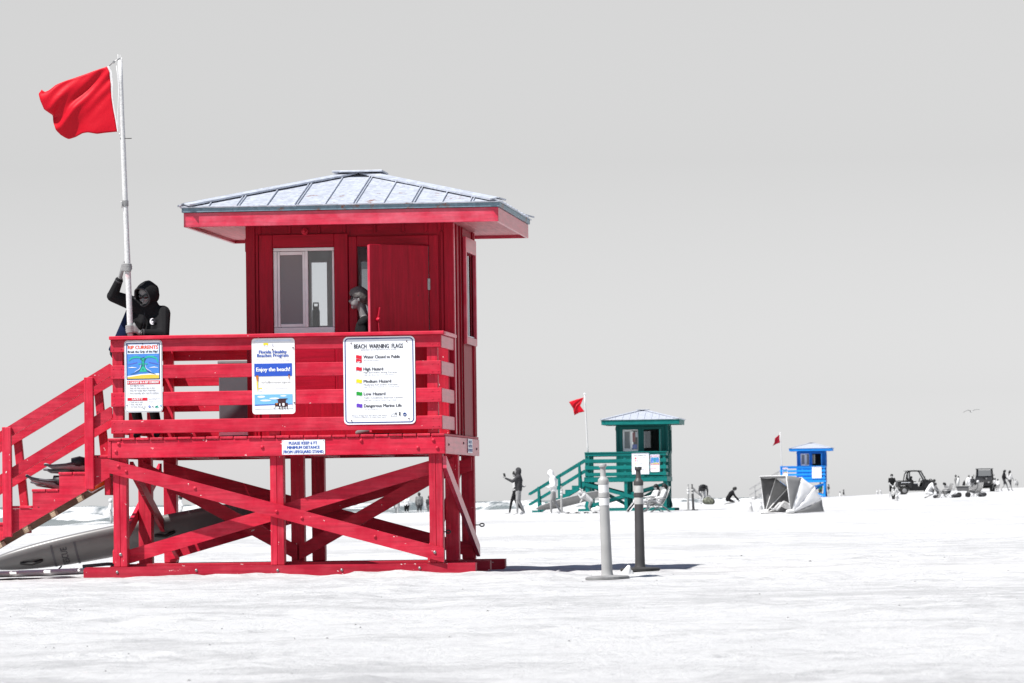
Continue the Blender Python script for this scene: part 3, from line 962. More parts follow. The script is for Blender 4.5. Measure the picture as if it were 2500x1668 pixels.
    if detail == 1:
        for (a, b, m_) in (((1.64, 2.95), (1.80, 3.30), INK_P['navy']), ((1.66, 2.60), (1.86, 2.85), INK_P['white']), ((1.95, 2.62), (2.15, 2.80), INK_P['blue']), ((1.96, 2.9), (2.08, 3.3), INK_P['red']), ((2.09, 3.1), (2.17, 3.33), INK_P['white'])):
            box('poster', t, m_, (a[0], V0 + .05, a[1]), (b[0], V0 + .055, b[1]), ch=.0005)
    if detail == 0:
        box('curtain', t, INK_P['white'], (1.62, V0 + .05, 2.6), (1.86, V0 + .055, 3.36), ch=.0005)
        box('curtain', t, INK_P['white'], (1.94, V0 + .05, 2.6), (2.06, V0 + .055, 3.36), ch=.0005)
    # bolts and nails
    if detail > 1:
        for (u, z) in ((.115, 1.385), (.085, 1.305), (1.60, 1.33), (3.36, 1.375), (3.40, 1.295), (2.62, 1.38), (3.2, 1.30)):
            bolt(t, P, (u, 0, z), .02)
        for (u, z) in ((.11, 1.155), (.19, 1.10), (1.74, .67), (2.0, .60), (2.75, .40), (3.36, .235), (.9, .92)):
            bolt(t, P if u < 3 else M['steel'], (u, 0.001, z), .018)
        for (u, z) in ((.08, .07), (1.74, .07), (3.2, .075), (2.4, .065), (2.95, .045), (.9, .08)):
            bolt(t, M['steel'], (u, .03, z), .016)
        for u in (.07, .15, 3.36, 3.42):
            for (z0_, z1_) in slz:
                bolt(t, P, (u, 0, z0_ + .03), .006); bolt(t, P, (u, 0, z1_ - .03), .006)
        bolt(t, M['steel'], (.115, .042, .25), .018)
        for (v, z) in ((.3, 1.33), (1.7, 1.36), (2.3, 1.29), (3.0, 1.31)):
            bolt(t, M['dark'], (3.4835, v, z), .014, 'x')
        # wall lamp socket over the window
        lathe('nozzle', t, P, [(.035, 0), (.035, .03), (.015, .04), (.012, .09)], 10, loc=(1.90, V0 - .02, 3.59), rot=(math.pi / 2, 0, 0))
        # eye rings on the right posts
        for (u, v, z) in ((3.49, 3.14, .49), (3.46, .115, .44)):
            pts = [(u + .028 + .024 * math.cos(a), v, z + .016 * math.sin(a)) for a in np.linspace(0, 2 * math.pi, 13)]
            tube('eye_ring', t, M['black'], pts, .007, 6)
            tube('eye_ring', t, M['black'], [(u - .05, v, z), (u + .006, v, z)], .006, 6)
    return t

def tower_pt(root, u, v, z):
    c, s = math.cos(YAW), math.sin(YAW)
    return Vector((root.location.x + u * c + v * s, root.location.y - u * s + v * c, root.location.z + z))

red_tower = make_tower('large red wooden lifeguard tower with hip metal roof, warning signs on its railing', (-4.1586, 49.12, 0),
                       'red', 'red_wall', 'red_fade', 'soffit', 'red_skid', 'red', 2, 41.5)
_p = place(1426, 1180, 200.5)
green_tower = make_tower('teal green lifeguard tower with open door, farther down the beach behind the bollards', (_p.x, 200.5, ground_z(_p.x + 1.7, 200.5) - .01),
                         'teal', 'teal_wall', 'teal', 'teal', 'teal', 'teal', 1, 88)
_p = place(1904, 1180, 365)
blue_tower = make_tower('bright blue lifeguard tower, the most distant of the three, behind the grey beach tent', (_p.x, 365, ground_z(_p.x + 1.7, 365) - .01),
                        'blue', 'blue_wall', 'blue', 'blue', 'blue', 'grey_paint', 0, 88)
# ------------------------------------------------------------------ flat print for signs
def ink(name, col, rough=.4):
    return plain('ink_' + name, col, rough, 0, .02)
INK = {k: ink(k, v) for k, v in {
    'black': (.015, .015, .02), 'grey': (.035, .035, .045), 'lgrey': (.28, .28, .33), 'navy': (.012, .045, .19), 'blue': (.02, .08, .45), 'sky': (.16, .42, .72),
    'sea': (.06, .22, .60), 'aqua': (.02, .42, .30), 'red': (.60, .01, .03), 'orange': (.72, .08, .01), 'yellow': (.80, .60, .01), 'green': (.01, .30, .03),
    'purple': (.12, .04, .45), 'white': (.80, .82, .84), 'sandy': (.62, .48, .06), 'rust': (.50, .16, .01), 'brown': (.05, .015, .02), 'pale': (.66, .74, .86), 'letter': (.03, .09, .38)}.items()}

_texts = {}
def text_mesh(s):
    if s in _texts: return _texts[s]
    cu = bpy.data.curves.new('lettering', 'FONT')
    cu.body = s
    cu.size = 1.0
    cu.resolution_u = 2
    o = bpy.data.objects.new('lettering', cu)
    COL.objects.link(o)
    dg = bpy.context.evaluated_depsgraph_get()
    me = bpy.data.meshes.new_from_object(o.evaluated_get(dg))
    bpy.data.objects.remove(o)
    co = np.zeros(len(me.vertices) * 3); me.vertices.foreach_get('co', co); co = co.reshape(-1, 3)
    _texts[s] = (co, [tuple(p.vertices) for p in me.polygons], co[:, :2].min(0), co[:, :2].max(0))
    bpy.data.meshes.remove(me)
    return _texts[s]

class Sign:
    """flat sign: x to the right, z up, printed side towards -y; the print lies in layers a hair apart"""
    def __init__(s, label, loc, yaw, w, h, corner, plate='sign_white', t=.004, name='sign'):
        s.o = thing(name, label, 'sign', loc, yaw)
        s.w, s.h = w, h
        s.t = t
        s.layer = 0
        prism('plate', s.o, M[plate], s.round(w, h, corner), 'y', -t, 0)
    def round(s, w, h, c, n=5):
        pts = []
        for (sx, sz, a0) in ((1, 1, 0), (-1, 1, 90), (-1, -1, 180), (1, -1, 270)):
            for i in range(n + 1):
                a = R(a0 + 90 * i / n)
                pts.append((sx * (w / 2 - c) + c * math.cos(a), sz * (h / 2 - c) + c * math.sin(a)))
        return pts
    def y(s, l): return -s.t - .0012 * l
    def poly(s, pts, inkn, l=1, name='print'):
        """pts in sign units: x from -w/2, z from -h/2"""
        return mesh(name, [(p[0], s.y(l), p[1]) for p in pts], [list(range(len(pts)))], INK[inkn], s.o)
    def rect(s, x0, z0, x1, z1, inkn, l=1, name='print'):
        return s.poly([(x0, z0), (x1, z0), (x1, z1), (x0, z1)], inkn, l, name)
    def border(s, inset, width, corner, inkn='navy', l=1):
        a = s.round(s.w - 2 * inset, s.h - 2 * inset, corner); b = s.round(s.w - 2 * inset - 2 * width, s.h - 2 * inset - 2 * width, max(corner - width, .001))
        n = len(a)
        V = [(p[0], s.y(l), p[1]) for p in a + b]
        mesh('border', V, [[i, (i + 1) % n, (i + 1) % n + n, i + n] for i in range(n)], INK[inkn], s.o)
    def text(s, txt, x, z, h, w=None, inkn='black', l=2, align='l', bold=0):
        co, F, lo, hi = text_mesh(txt)
        k = h / .729
        kx = k if w is None else w / (hi[0] - lo[0])
        wd = (hi[0] - lo[0]) * kx
        x0 = {'l': x, 'c': x - wd / 2, 'r': x - wd}[align]
        offs = [(0, 0)] if not bold else [(-bold, 0), (bold, 0), (0, bold * .6)]
        V, FF = [], []
        for bi, (dx, dz) in enumerate(offs):
            b = len(V)
            V += [(x0 + (c[0] - lo[0]) * kx + dx, s.y(l) - .0003 * bi, z + c[1] * k + dz) for c in co]
            FF += [tuple(i + b for i in f) for f in F]
        o = mesh('lettering', V, FF, INK[inkn], s.o)
        return o
    def stroke(s, pts, wd, inkn, l=3, name='print'):
        V, F = [], []
        n = len(pts)
        for i, p in enumerate(pts):
            a, b = pts[max(i - 1, 0)], pts[min(i + 1, n - 1)]
            d = Vector((b[0] - a[0], b[1] - a[1])).normalized()
            w_ = wd[i] if isinstance(wd, (list, tuple)) else wd
            nx, nz = -d.y * w_ / 2, d.x * w_ / 2
            V += [(p[0] + nx, s.y(l), p[1] + nz), (p[0] - nx, s.y(l), p[1] - nz)]
        for i in range(n - 1): F.append([2 * i, 2 * i + 1, 2 * i + 3, 2 * i + 2])
        return mesh(name, V, F, INK[inkn], s.o)
    def screws(s, pts, r=.007, inkn='brown'):
        for (x, z) in pts:
            s.poly([(x + r * math.cos(a * math.pi / 4), z + r * math.sin(a * math.pi / 4)) for a in range(8)], inkn, 5, 'screw')
    def flagmark(s, x, z, w, h, inkn):
        top = [(x + w * i / 6, z + h + .10 * h * math.sin(i * 1.05)) for i in range(7)]
        bot = [(x + w * i / 6, z + .10 * h * math.sin(i * 1.05)) for i in range(7)]
        s.poly(bot + top[::-1], inkn, 3)

def arc(cx, cz, r, a0, a1, n=10, sq=1.0):
    return [(cx + r * math.cos(R(a0 + (a1 - a0) * i / n)), cz + sq * r * math.sin(R(a0 + (a1 - a0) * i / n))) for i in range(n + 1)]

def warning_sign(label, loc, yaw, fine=True):
    g = Sign(label, loc, yaw, .735, .895, .045)
    X = lambda p: (p - 50) / 1205 * .735 - .3675       # from the sign's own width
    Z = lambda p: .4475 - (p - 85) / 1450 * .895
    g.border(.014, .011, .04)
    tx = lambda s_, x, z, h, w, i='grey', **k: g.text(s_, X(x), Z(z), h, w, i, **k)
    u = .735 / 1205
    tx('BEACH  WARNING  FLAGS', 232, 278, .046, 825 * u, 'grey', bold=.0016)
    rows = [('Water Closed to Public', 445, 620, 'red'), ('High Hazard', 645, 330, 'red'), ('Medium Hazard', 848, 462, 'yellow'), ('Low Hazard', 1055, 362, 'green'), ('Dangerous Marine Life', 1252, 635, 'purple')]
    for (s_, z, w, c) in rows:
        tx(s_, 388, z, .034, w * u, 'grey', bold=.0014)
        if c == 'red' and s_.startswith('Water'):
            g.flagmark(X(265), Z(z + 2), 95 * u, .034, c); g.flagmark(X(265), Z(z + 65), 95 * u, .034, c)
            g.stroke(arc(X(312), Z(z + 40), .012, 200, 340, 6), .006, 'white', 4)
        else:
            g.flagmark(X(265), Z(z), 95 * u, .036, c)
        g.rect(X(262), Z(z + 90), X(265), Z(z - 60), 'lgrey', 2)
    if fine:
        sm = [('BANDERAS DE ADVERTENCIA EN LA PLAYA', 352, 313, .013, 590), ('Agua Cerrada al Publico', 388, 484, .012, 258), ('High Surf and/or Strong Currents', 388, 690, .018, 560),
              ('Peligro Alto, Resaca Alta y/o Corrientes Fuertes', 388, 726, .011, 510), ('Moderate Surf and/or Currents', 388, 893, .018, 572), ('Peligro Medio, Resaca Moderada y/o Corrientes Fuertes', 388, 925, .011, 605),
              ('Calm Conditions, Exercise Caution', 392, 1108, .018, 650), ('Peligro Bajo, Condiciones Calmas, Tenga Cuidado', 392, 1143, .011, 540), ('Vida Marina Peligrosa', 396, 1298, .011, 225),
              ('Absence of Flags Does Not Assure Safe Waters', 178, 1398, .014, 600), ('La Ausencia de Banderas No Asegura Aguas Seguras', 210, 1425, .011, 550)]
        for (s_, x, z, h, w) in sm: tx(s_, x, z, h, w * u, 'grey')
        g.stroke(arc(X(893), Z(1412), .030, 20, 180, 8), .003, 'black'); g.rect(X(845), Z(1416), X(945), Z(1411), 'black', 3)
        g.stroke([(X(885), Z(1405)), (X(912), Z(1375)), (X(925), Z(1352))], [.002, .003, .006], 'black')
        g.poly(arc(X(928), Z(1357), .008, 0, 360, 8), 'black', 4)
        g.rect(X(973), Z(1360), X(1004), Z(1340), 'black', 3); g.poly(arc(X(989), Z(1378), .009, 0, 360, 8), 'black', 3); g.poly([(X(976), Z(1385)), (X(1002), Z(1385)), (X(989), Z(1405))], 'black', 4)
        g.poly(arc(X(1073), Z(1378), .019, 0, 360, 14), 'navy', 3)
        g.poly([(X(1045), Z(1368)), (X(1065), Z(1380)), (X(1073), Z(1388)), (X(1081), Z(1380)), (X(1101), Z(1368)), (X(1073), Z(1396))], 'white', 4)
        g.screws([(X(186), Z(190)), (X(1122), Z(172)), (X(180), Z(1472)), (X(1144), Z(1450))], .008)
    return g

def rip_sign(label, loc, yaw, fine=True):
    W, H = .392, .737
    g = Sign(label, loc, yaw, W, H, .035)
    X = lambda p: (p - 100) / 735 * W - W / 2
    Z = lambda p: H / 2 - (p - 95) / 1385 * H
    u = W / 735
    g.border(.005, .004, .032, 'black')
    g.rect(X(138), Z(852), X(792), Z(145), 'purple' if not fine else 'navy', 1)
    g.rect(X(158), Z(832), X(775), Z(162), 'sea', 2)
    g.rect(X(158), Z(355), X(775), Z(163), 'pale', 3)
    g.poly([(X(158), Z(832)), (X(775), Z(832)), (X(775), Z(770)), (X(640), Z(755)), (X(430), Z(762)), (X(240), Z(790)), (X(158), Z(800))], 'sandy', 3)
    g.poly([(X(158), Z(800)), (X(240), Z(790)), (X(430), Z(762)), (X(640), Z(755)), (X(775), Z(770)), (X(775), Z(735)), (X(600), Z(735)), (X(420), Z(745)), (X(158), Z(780))], 'white', 3)
    # the current: two mushroom arms and the neck
    g.stroke([(X(190), Z(485)), (X(240), Z(435)), (X(320), Z(415)), (X(400), Z(425)), (X(440), Z(470))], [.008, .016, .018, .016, .012], 'aqua', 4)
    g.stroke([(X(755), Z(515)), (X(720), Z(440)), (X(640), Z(412)), (X(540), Z(415)), (X(480), Z(470))], [.008, .016, .018, .016, .012], 'aqua', 4)
    g.poly([(X(410), Z(430)), (X(515), Z(430)), (X(485), Z(520)), (X(490), Z(600)), (X(540), Z(700)), (X(390), Z(700)), (X(435), Z(600)), (X(440), Z(520))], 'aqua', 4)
    g.stroke([(X(375), Z(550)), (X(550), Z(550))], .010, 'aqua', 4)
    for sx in (0, 1):
        m = lambda p: X(p) if not sx else X(926 - p)
        g.stroke([(m(220), Z(748)), (m(310), Z(725)), (m(390), Z(680)), (m(440), Z(590)), (m(443), Z(500)), (m(408), Z(440))], [.004, .005, .005, .004, .003, .003], 'black', 5)
        g.stroke([(m(172), Z(622)), (m(250), Z(612)), (m(340), Z(622))], [.002, .009, .002], 'white', 4)
        g.stroke([(m(300), Z(700)), (m(400), Z(640)), (m(425), Z(560))], [.003, .006, .002], 'pale', 4)
        g.stroke([(m(190), Z(400)), (m(380), Z(385))], .003, 'sky', 4)
        g.stroke([(m(170), Z(560)), (m(350), Z(520))], .004, 'purple', 4)
    for z in (475, 575, 650): g.poly([(X(452), Z(z + 20)), (X(470), Z(z + 20)), (X(461), Z(z - 18))], 'black', 5)
    g.poly([(X(420), Z(440)), (X(470), Z(425)), (X(495), Z(412)), (X(480), Z(432)), (X(440), Z(442))], 'black', 5)
    g.text('RIP CURRENTS', X(172), Z(262), .037, 582 * u, 'orange', 4, bold=.0024)
    g.text('Break the Grip of the Rip!', X(172), Z(333), .024, 576 * u, 'black', 4, bold=.0014)
    g.rect(X(148), Z(940), X(790), Z(870), 'red', 2)
    g.text('IF CAUGHT IN A RIP CURRENT', X(163), Z(924), .023, 608 * u, 'white', 4, bold=.0012)
    g.rect(X(152), Z(1255), X(540), Z(1200), 'red', 2)
    g.text('SAFETY', X(240), Z(1244), .020, 212 * u, 'white', 4, bold=.0012)
    if fine:
        for (a, b, c, d) in ((148, 1150, 790, 1146), (148, 1150, 151, 940), (787, 1150, 790, 940), (152, 1414, 540, 1410), (152, 1414, 155, 1255), (537, 1414, 540, 1255)):
            g.rect(X(a), Z(b), X(c), Z(d), 'lgrey', 2)
        for (s_, z, w) in (("Don't fight the current", 976, 282), ('Swim out of the current, then to shore', 1024, 490), ("If you can't escape, float or tread water", 1070, 505), ('If you need help, call or wave for assistance', 1120, 562)):
            g.text(s_, X(203), Z(z), .013, w * u, 'grey', 3, bold=.0005); g.rect(X(175), Z(z), X(186), Z(z - 12), 'grey', 3)
        for (s_, z, w) in (('Know how to swim', 1294, 238), ('Never swim alone', 1337, 225), ("If in doubt, don't go out", 1382, 295)):
            g.text(s_, X(214), Z(z), .012, w * u, 'grey', 3, bold=.0004); g.rect(X(186), Z(z), X(197), Z(z - 12), 'grey', 3)
        for (s_, z, w) in (('More information about rip', 1210, 225), ('currents can be found at the', 1228, 235), ('following web sites:', 1246, 165), ('www.ripcurrents.noaa.gov', 1276, 215), ('www.usla.org', 1292, 110)):
            g.text(s_, X(555), Z(z), .007, w * u, 'grey', 3)
        g.poly(arc(X(580), Z(1372), .012, 0, 360, 12), 'blue', 3); g.stroke([(X(568), Z(1365)), (X(580), Z(1378)), (X(592), Z(1365))], .003, 'white', 4)
        g.stroke([(X(617), Z(1350)), (X(668), Z(1395))], .003, 'grey'); g.stroke([(X(668), Z(1350)), (X(617), Z(1395))], .003, 'grey')
        g.poly(arc(X(720), Z(1395), .020, 0, 180, 8), 'aqua', 3); g.stroke([(X(700), Z(1392)), (X(722), Z(1365)), (X(742), Z(1352))], .004, 'black', 4)
        g.poly(arc(X(797), Z(1355), .008, 0, 360, 8), 'sky', 3)
        g.screws([(X(166), Z(184)), (X(754), Z(180)), (X(459), Z(165)), (X(143), Z(1345)), (X(474), Z(1412))], .006, 'black')
    return g

def beaches_sign(label, loc, yaw):
    W, H = .443, .775
    g = Sign(label, loc, yaw, W, H, .032, 'white')
    X = lambda p: (p - 110) / 785 * W - W / 2
    Z = lambda p: H / 2 - (p - 115) / 1385 * H
    u = W / 785
    g.border(.022, .0015, .03, 'pale')
    g.rect(X(170), Z(176), X(830), Z(140), 'pale', 1)
    g.poly([(X(325), Z(245)), (X(325), Z(205)), (X(345), Z(200)), (X(395), Z(200)), (X(412), Z(210)), (X(412), Z(245)), (X(395), Z(240)), (X(370), Z(228)), (X(345), Z(240))], 'yellow', 2)
    g.text('Florida', X(325), Z(272), .012, 85 * u, 'lgrey', 3); g.text('HEALTH', X(322), Z(303), .012, 92 * u, 'pale', 3)
    g.stroke(arc(X(505), Z(240), .009, 60, 290, 8), .003, 'navy', 3)
    g.text('SARASOTA COUNTY', X(452), Z(274), .008, 205 * u, 'lgrey', 3)
    g.text('Florida Healthy', X(242), Z(390), .034, 505 * u, 'letter', 3, bold=.002)
    g.text('Beaches Program', X(208), Z(455), .034, 572 * u, 'letter', 3, bold=.002)
    g.text('Beach water quality is tested regularly at this beach.', X(190), Z(498), .011, 605 * u, 'lgrey', 3)
    g.text('Current test results are within an acceptable range.', X(190), Z(534), .011, 605 * u, 'lgrey', 3)
    g.rect(X(155), Z(808), X(842), Z(575), 'blue', 2)
    g.text('Enjoy the beach!', X(192), Z(718), .042, 612 * u, 'white', 3, bold=.0022)
    g.text('For more information on the Healthy Beaches Program', X(298), Z(893), .008, 495 * u, 'lgrey', 3)
    g.text('OurGulfEnvironment.scgov.net', X(276), Z(935), .018, 540 * u, 'grey', 3)
    g.text('Statewide: www.FloridaHealth.gov', X(325), Z(1038), .011, 445 * u, 'lgrey', 3)
    g.text('Questions:', X(325), Z(1075), .011, 118 * u, 'lgrey', 3)
    g.poly([(X(230), Z(1042)), (X(230), Z(1018)), (X(290), Z(1015)), (X(290), Z(1042)), (X(260), Z(1030))], 'yellow', 2)
    g.rect(X(232), Z(1080), X(295), Z(1052), 'pale', 2)
    # the little beach picture at the foot
    g.rect(X(155), Z(1400), X(845), Z(1140), 'sky', 2)
    g.poly([(X(155), Z(1400)), (X(845), Z(1400)), (X(845), Z(1330)), (X(155), Z(1345))], 'white', 3)
    g.poly([(X(155), Z(1345)), (X(845), Z(1330)), (X(845), Z(1318)), (X(155), Z(1325))], 'letter', 4)
    for (a, b, w, h) in ((200, 1180, 150, 22), (420, 1215, 190, 18), (620, 1170, 120, 15), (250, 1250, 210, 18)):
        g.poly([(X(a + w * .5 + w * .5 * math.cos(k * .7)), Z(b + h * math.sin(k * .7))) for k in range(9)], 'pale', 3)
    g.poly([(X(545), Z(1245)), (X(600), Z(1220)), (X(770), Z(1217)), (X(720), Z(1240))], 'brown', 5)
    g.rect(X(580), Z(1365), X(722), Z(1238), 'brown', 5)
    g.rect(X(525), Z(1360), X(760), Z(1300), 'brown', 5)
    g.rect(X(540), Z(1325), X(575), Z(1302), 'rust', 6); g.rect(X(605), Z(1350), X(625), Z(1308), 'white', 6); g.rect(X(660), Z(1350), X(700), Z(1302), 'white', 6)
    for a in (600, 650, 700, 745): g.rect(X(a), Z(1412), X(a + 12), Z(1360), 'brown', 5)
    g.stroke([(X(505), Z(1398)), (X(560), Z(1345))], .004, 'brown', 5); g.stroke([(X(595), Z(1400)), (X(755), Z(1362))], .004, 'brown', 6)
    # rust runs under the screws
    for (a, b, w, h) in ((205, 830, 26, 90), (205, 960, 12, 150), (787, 820, 12, 60)):
        g.poly([(X(a - w), Z(b - h * .4)), (X(a + w), Z(b - h * .4)), (X(a + w * .6), Z(b + h * .5)), (X(a), Z(b + h)), (X(a - w * .5), Z(b + h * .5))], 'rust' if h < 100 else 'yellow', 6)
    g.screws([(X(205), Z(795)), (X(790), Z(785)), (X(493), Z(322)), (X(868), Z(295)), (X(880), Z(1300))], .008)
    return g

def at_front(root, u, z, v=-.004):
    return tower_pt(root, u, v, z)

rip_sign('narrow rip currents sign with blue surf drawing on the red tower railing', at_front(red_tower, .381, 2.072, -.003), -YAW)
beaches_sign('white healthy beaches sign with blue enjoy the beach band on the red railing', at_front(red_tower, 1.726, 2.052, -.003), -YAW)
warning_sign('large white beach warning flags sign on the red tower railing', at_front(red_tower, 2.815, 1.992, -.003), -YAW)
g = Sign('small white sign asking for six feet distance on the red deck beam', at_front(red_tower, 2.026, 1.322, -.003), -YAW, .442, .148, .004)
for i, (s_, w) in enumerate((('PLEASE KEEP 6 FT.', .30), ('MINIMUM DISTANCE', .335), ('FROM LIFEGUARD STAND', .41))):
    g.text(s_, 0, .028 - i * .044, .031, w, 'letter', 2, 'c', bold=.0018)
g.screws([(-.21, .064), (0, .066), (.21, .064), (-.21, -.066), (0, -.066), (.21, -.066)], .005)
g = Sign('tiny white notice on the right side of the red deck beam', tower_pt(red_tower, 3.4875, 2.3, 1.335), -YAW + math.pi / 2, .44, .148, .004)
for i, (s_, w) in enumerate((('PLEASE KEEP 6 FT.', .30), ('MINIMUM DISTANCE', .335), ('FROM LIFEGUARD STAND', .41))):
    g.text(s_, 0, .028 - i * .044, .031, w, 'letter', 2, 'c', bold=.0018)
warning_sign('white beach warning flags sign on the teal tower railing', at_front(green_tower, 2.375, 1.98, -.003), -YAW, False)
rip_sign('small rip currents sign beside the warning sign on the teal railing', at_front(green_tower, 2.98, 1.99, -.003), -YAW, False)
warning_sign('white beach warning flags sign on the blue tower railing', at_front(blue_tower, 2.82, 1.98, -.003), -YAW, False)
rip_sign('rip currents sign at the left end of the blue railing', at_front(blue_tower, .42, 2.02, -.003), -YAW, False)
# ------------------------------------------------------------------ figures
def capsule_data(p0, r0, p1, r1, seg=10, V=None, F=None):
    p0, p1 = Vector(p0), Vector(p1)
    d = p1 - p0
    if d.length < 1e-5: d = Vector((0, 0, 1e-4)); p1 = p0 + d
    t = d.normalized()
    a = t.orthogonal().normalized(); b = t.cross(a)
    rings = [(-1.0, .02), (-.87, .5), (-.5, .87), (0, 1.0)]
    b0 = len(V)
    rr = [(p0 + t * (r0 * s), r0 * c) for (s, c) in rings] + [(p1 + t * (-r1 * s), r1 * c) for (s, c) in rings[::-1]]
    for (c, r) in rr:
        for k in range(seg):
            w = 2 * math.pi * k / seg
            V.append(c + (a * math.cos(w) + b * math.sin(w)) * r)
    n = len(rr)
    for i in range(n - 1):
        for k in range(seg):
            l = (k + 1) % seg
            F.append((b0 + i * seg + k, b0 + i * seg + l, b0 + (i + 1) * seg + l, b0 + (i + 1) * seg + k))
    F.append(tuple(b0 + k for k in range(seg))[::-1])
    F.append(tuple(b0 + (n - 1) * seg + k for k in range(seg)))

def blob(name, parent, caps, voxel, mats, smooth=2):
    """one continuous surface grown round tapered limbs; caps = [(p0, r0, p1, r1, material key)]"""
    V, F = [], []
    for c in caps:
        capsule_data(c[0], c[1], c[2], c[3], 10, V, F)
    me = bpy.data.meshes.new(name + '_limbs')
    me.from_pydata([tuple(v) for v in V], [], F)
    tmp = bpy.data.objects.new(name + '_limbs', me)
    COL.objects.link(tmp)
    rm = tmp.modifiers.new('remesh', 'REMESH')
    rm.mode = 'VOXEL'; rm.voxel_size = voxel; rm.use_smooth_shade = True
    sm = tmp.modifiers.new('smooth', 'SMOOTH'); sm.iterations = smooth; sm.factor = .5
    dg = bpy.context.evaluated_depsgraph_get()
    out = bpy.data.meshes.new_from_object(tmp.evaluated_get(dg))
    bpy.data.objects.remove(tmp); bpy.data.meshes.remove(me)
    out.name = name
    keys = []
    for c in caps:
        if c[4] not in keys: keys.append(c[4])
    out.materials.clear()
    for k in keys: out.materials.append(mats[k])
    n = len(out.polygons)
    if n:
        ctr = np.zeros(n * 3); out.polygons.foreach_get('center', ctr); ctr = ctr.reshape(-1, 3)
        best = np.full(n, 1e9); idx = np.zeros(n, int)
        for c in caps:
            a = np.array(c[0]); b = np.array(c[2]); ab = b - a
            tt = np.clip(((ctr - a) @ ab) / max(ab @ ab, 1e-9), 0, 1)
            dist = np.linalg.norm(ctr - (a + tt[:, None] * ab), axis=1) - (c[1] + (c[3] - c[1]) * tt)
            w = dist < best
            best[w] = dist[w]; idx[w] = keys.index(c[4])
        out.polygons.foreach_set('material_index', idx)
        out.polygons.foreach_set('use_smooth', np.ones(n, bool))
    out.update()
    o = bpy.data.objects.new(name, out)
    return link(o, parent)

CL = {k: plain('cloth_' + k, v, .85, 0, .18, 9, .15, .3, 60) for k, v in {
    'black': (.010, .010, .011), 'charcoal': (.045, .045, .048), 'grey': (.16, .16, .16), 'mid': (.26, .26, .26), 'light': (.46, .46, .46), 'white': (.70, .70, .70),
    'navy': (.003, .008, .034), 'green': (.01, .16, .09)}.items()}
SK = {k: plain('skin_' + k, v, .55, 0, .08, 12) for k, v in {'pale': (.42, .42, .42), 'mid': (.26, .26, .26), 'shade': (.14, .14, .14), 'dim': (.20, .20, .20), 'hand': (.22, .22, .22)}.items()}
HR = {k: plain('hair_' + k, v, .6, 0, .3, 50, .3, .5, 120) for k, v in {'dark': (.015, .015, .015), 'fair': (.20, .20, .19), 'brown': (.12, .115, .11), 'white': (.6, .6, .6)}.items()}

def joints(**kw):
    J = dict(pelvis=(0, 0, .95), chest=(0, 0, 1.28), neck=(0, 0, 1.47), head=(0, -.015, 1.60),
             shR=(.18, 0, 1.41), elR=(.235, .02, 1.13), wrR=(.24, -.04, .89), haR=(.235, -.06, .80),
             shL=(-.18, 0, 1.41), elL=(-.235, .02, 1.13), wrL=(-.24, -.04, .89), haL=(-.235, -.06, .80),
             hiR=(.085, 0, .92), knR=(.095, -.02, .50), anR=(.10, .02, .08), toR=(.115, -.14, .035),
             hiL=(-.085, 0, .92), knL=(-.095, -.02, .50), anL=(-.10, .02, .08), toL=(-.115, -.14, .035))
    J.update(kw)
    return {k: Vector(v) for k, v in J.items()}

def limbs(J, top='top', sleeve='top', fore='skin', pants='pants', calf='skin', shoe='shoe', hood=None, hair='hair', long_hair=False, bulk=1.0):
    c = []
    P = J
    ac = (P['shR'] - P['shL']).normalized()
    hx = (P['hiR'] - P['hiL']).normalized()
    b = bulk
    for s in (-1, 1):
        c.append((P['pelvis'] + hx * (.06 * s), .105 * b, P['chest'] + ac * (.07 * s), .12 * b, top))
    c.append((P['chest'], .13 * b, P['chest'].lerp(P['neck'], .6), .10 * b, top))
    for s, n in ((-1, 'L'), (1, 'R')):
        c.append((P['chest'].lerp(P['neck'], .55), .075 * b, P['sh' + n], .066 * b, top))
        c.append((P['sh' + n], .064 * b, P['el' + n], .048 * b, sleeve))
        c.append((P['el' + n], .046 * (b if fore != 'skin' else 1), P['wr' + n], .031 * (b if fore != 'skin' else 1), fore))
        c.append((P['wr' + n], .027, P['ha' + n], .034, 'skin'))
        c.append((P['hi' + n], .102, P['kn' + n].lerp(P['hi' + n], .12), .066, pants))
        c.append((P['kn' + n], .058, P['an' + n], .038, calf))
        c.append((P['an' + n], .038, P['to' + n], .028, shoe))
    c.append((P['pelvis'], .125, P['pelvis'] + Vector((0, 0, -.05)), .115, pants))
    c.append((P['neck'] - (P['head'] - P['neck']) * .1, .052, P['head'], .052, 'skin' if not hood else hood))
    up = (P['head'] - P['neck']).normalized()
    if hood:
        c.append((P['head'] - up * .05, .118, P['head'] + up * .05 + Vector((0, .02, 0)), .118, hood))
        f = P.get('face', Vector((0, -1, 0)))
        c.append((P['head'] + f * .055 - up * .03, .076, P['head'] + f * .055 + up * .01, .078, 'skin'))
    else:
        f = P.get('face', Vector((0, -1, 0)))
        c.append((P['head'] - up * .035 + f * .01, .080, P['head'] + up * .035, .092, 'skin'))
        c.append((P['head'] + up * .045 - f * .012, .106, P['head'] + up * .0 - f * .045, .100, hair))
        c.append((P['head'] + f * .085 - up * .02, .014, P['head'] + f * .09 - up * .03, .016, 'skin'))
        if long_hair:
            c.append((P['head'] - f * .04, .100, P['head'] - up * .27 - f * .06, .075, hair))
    return c

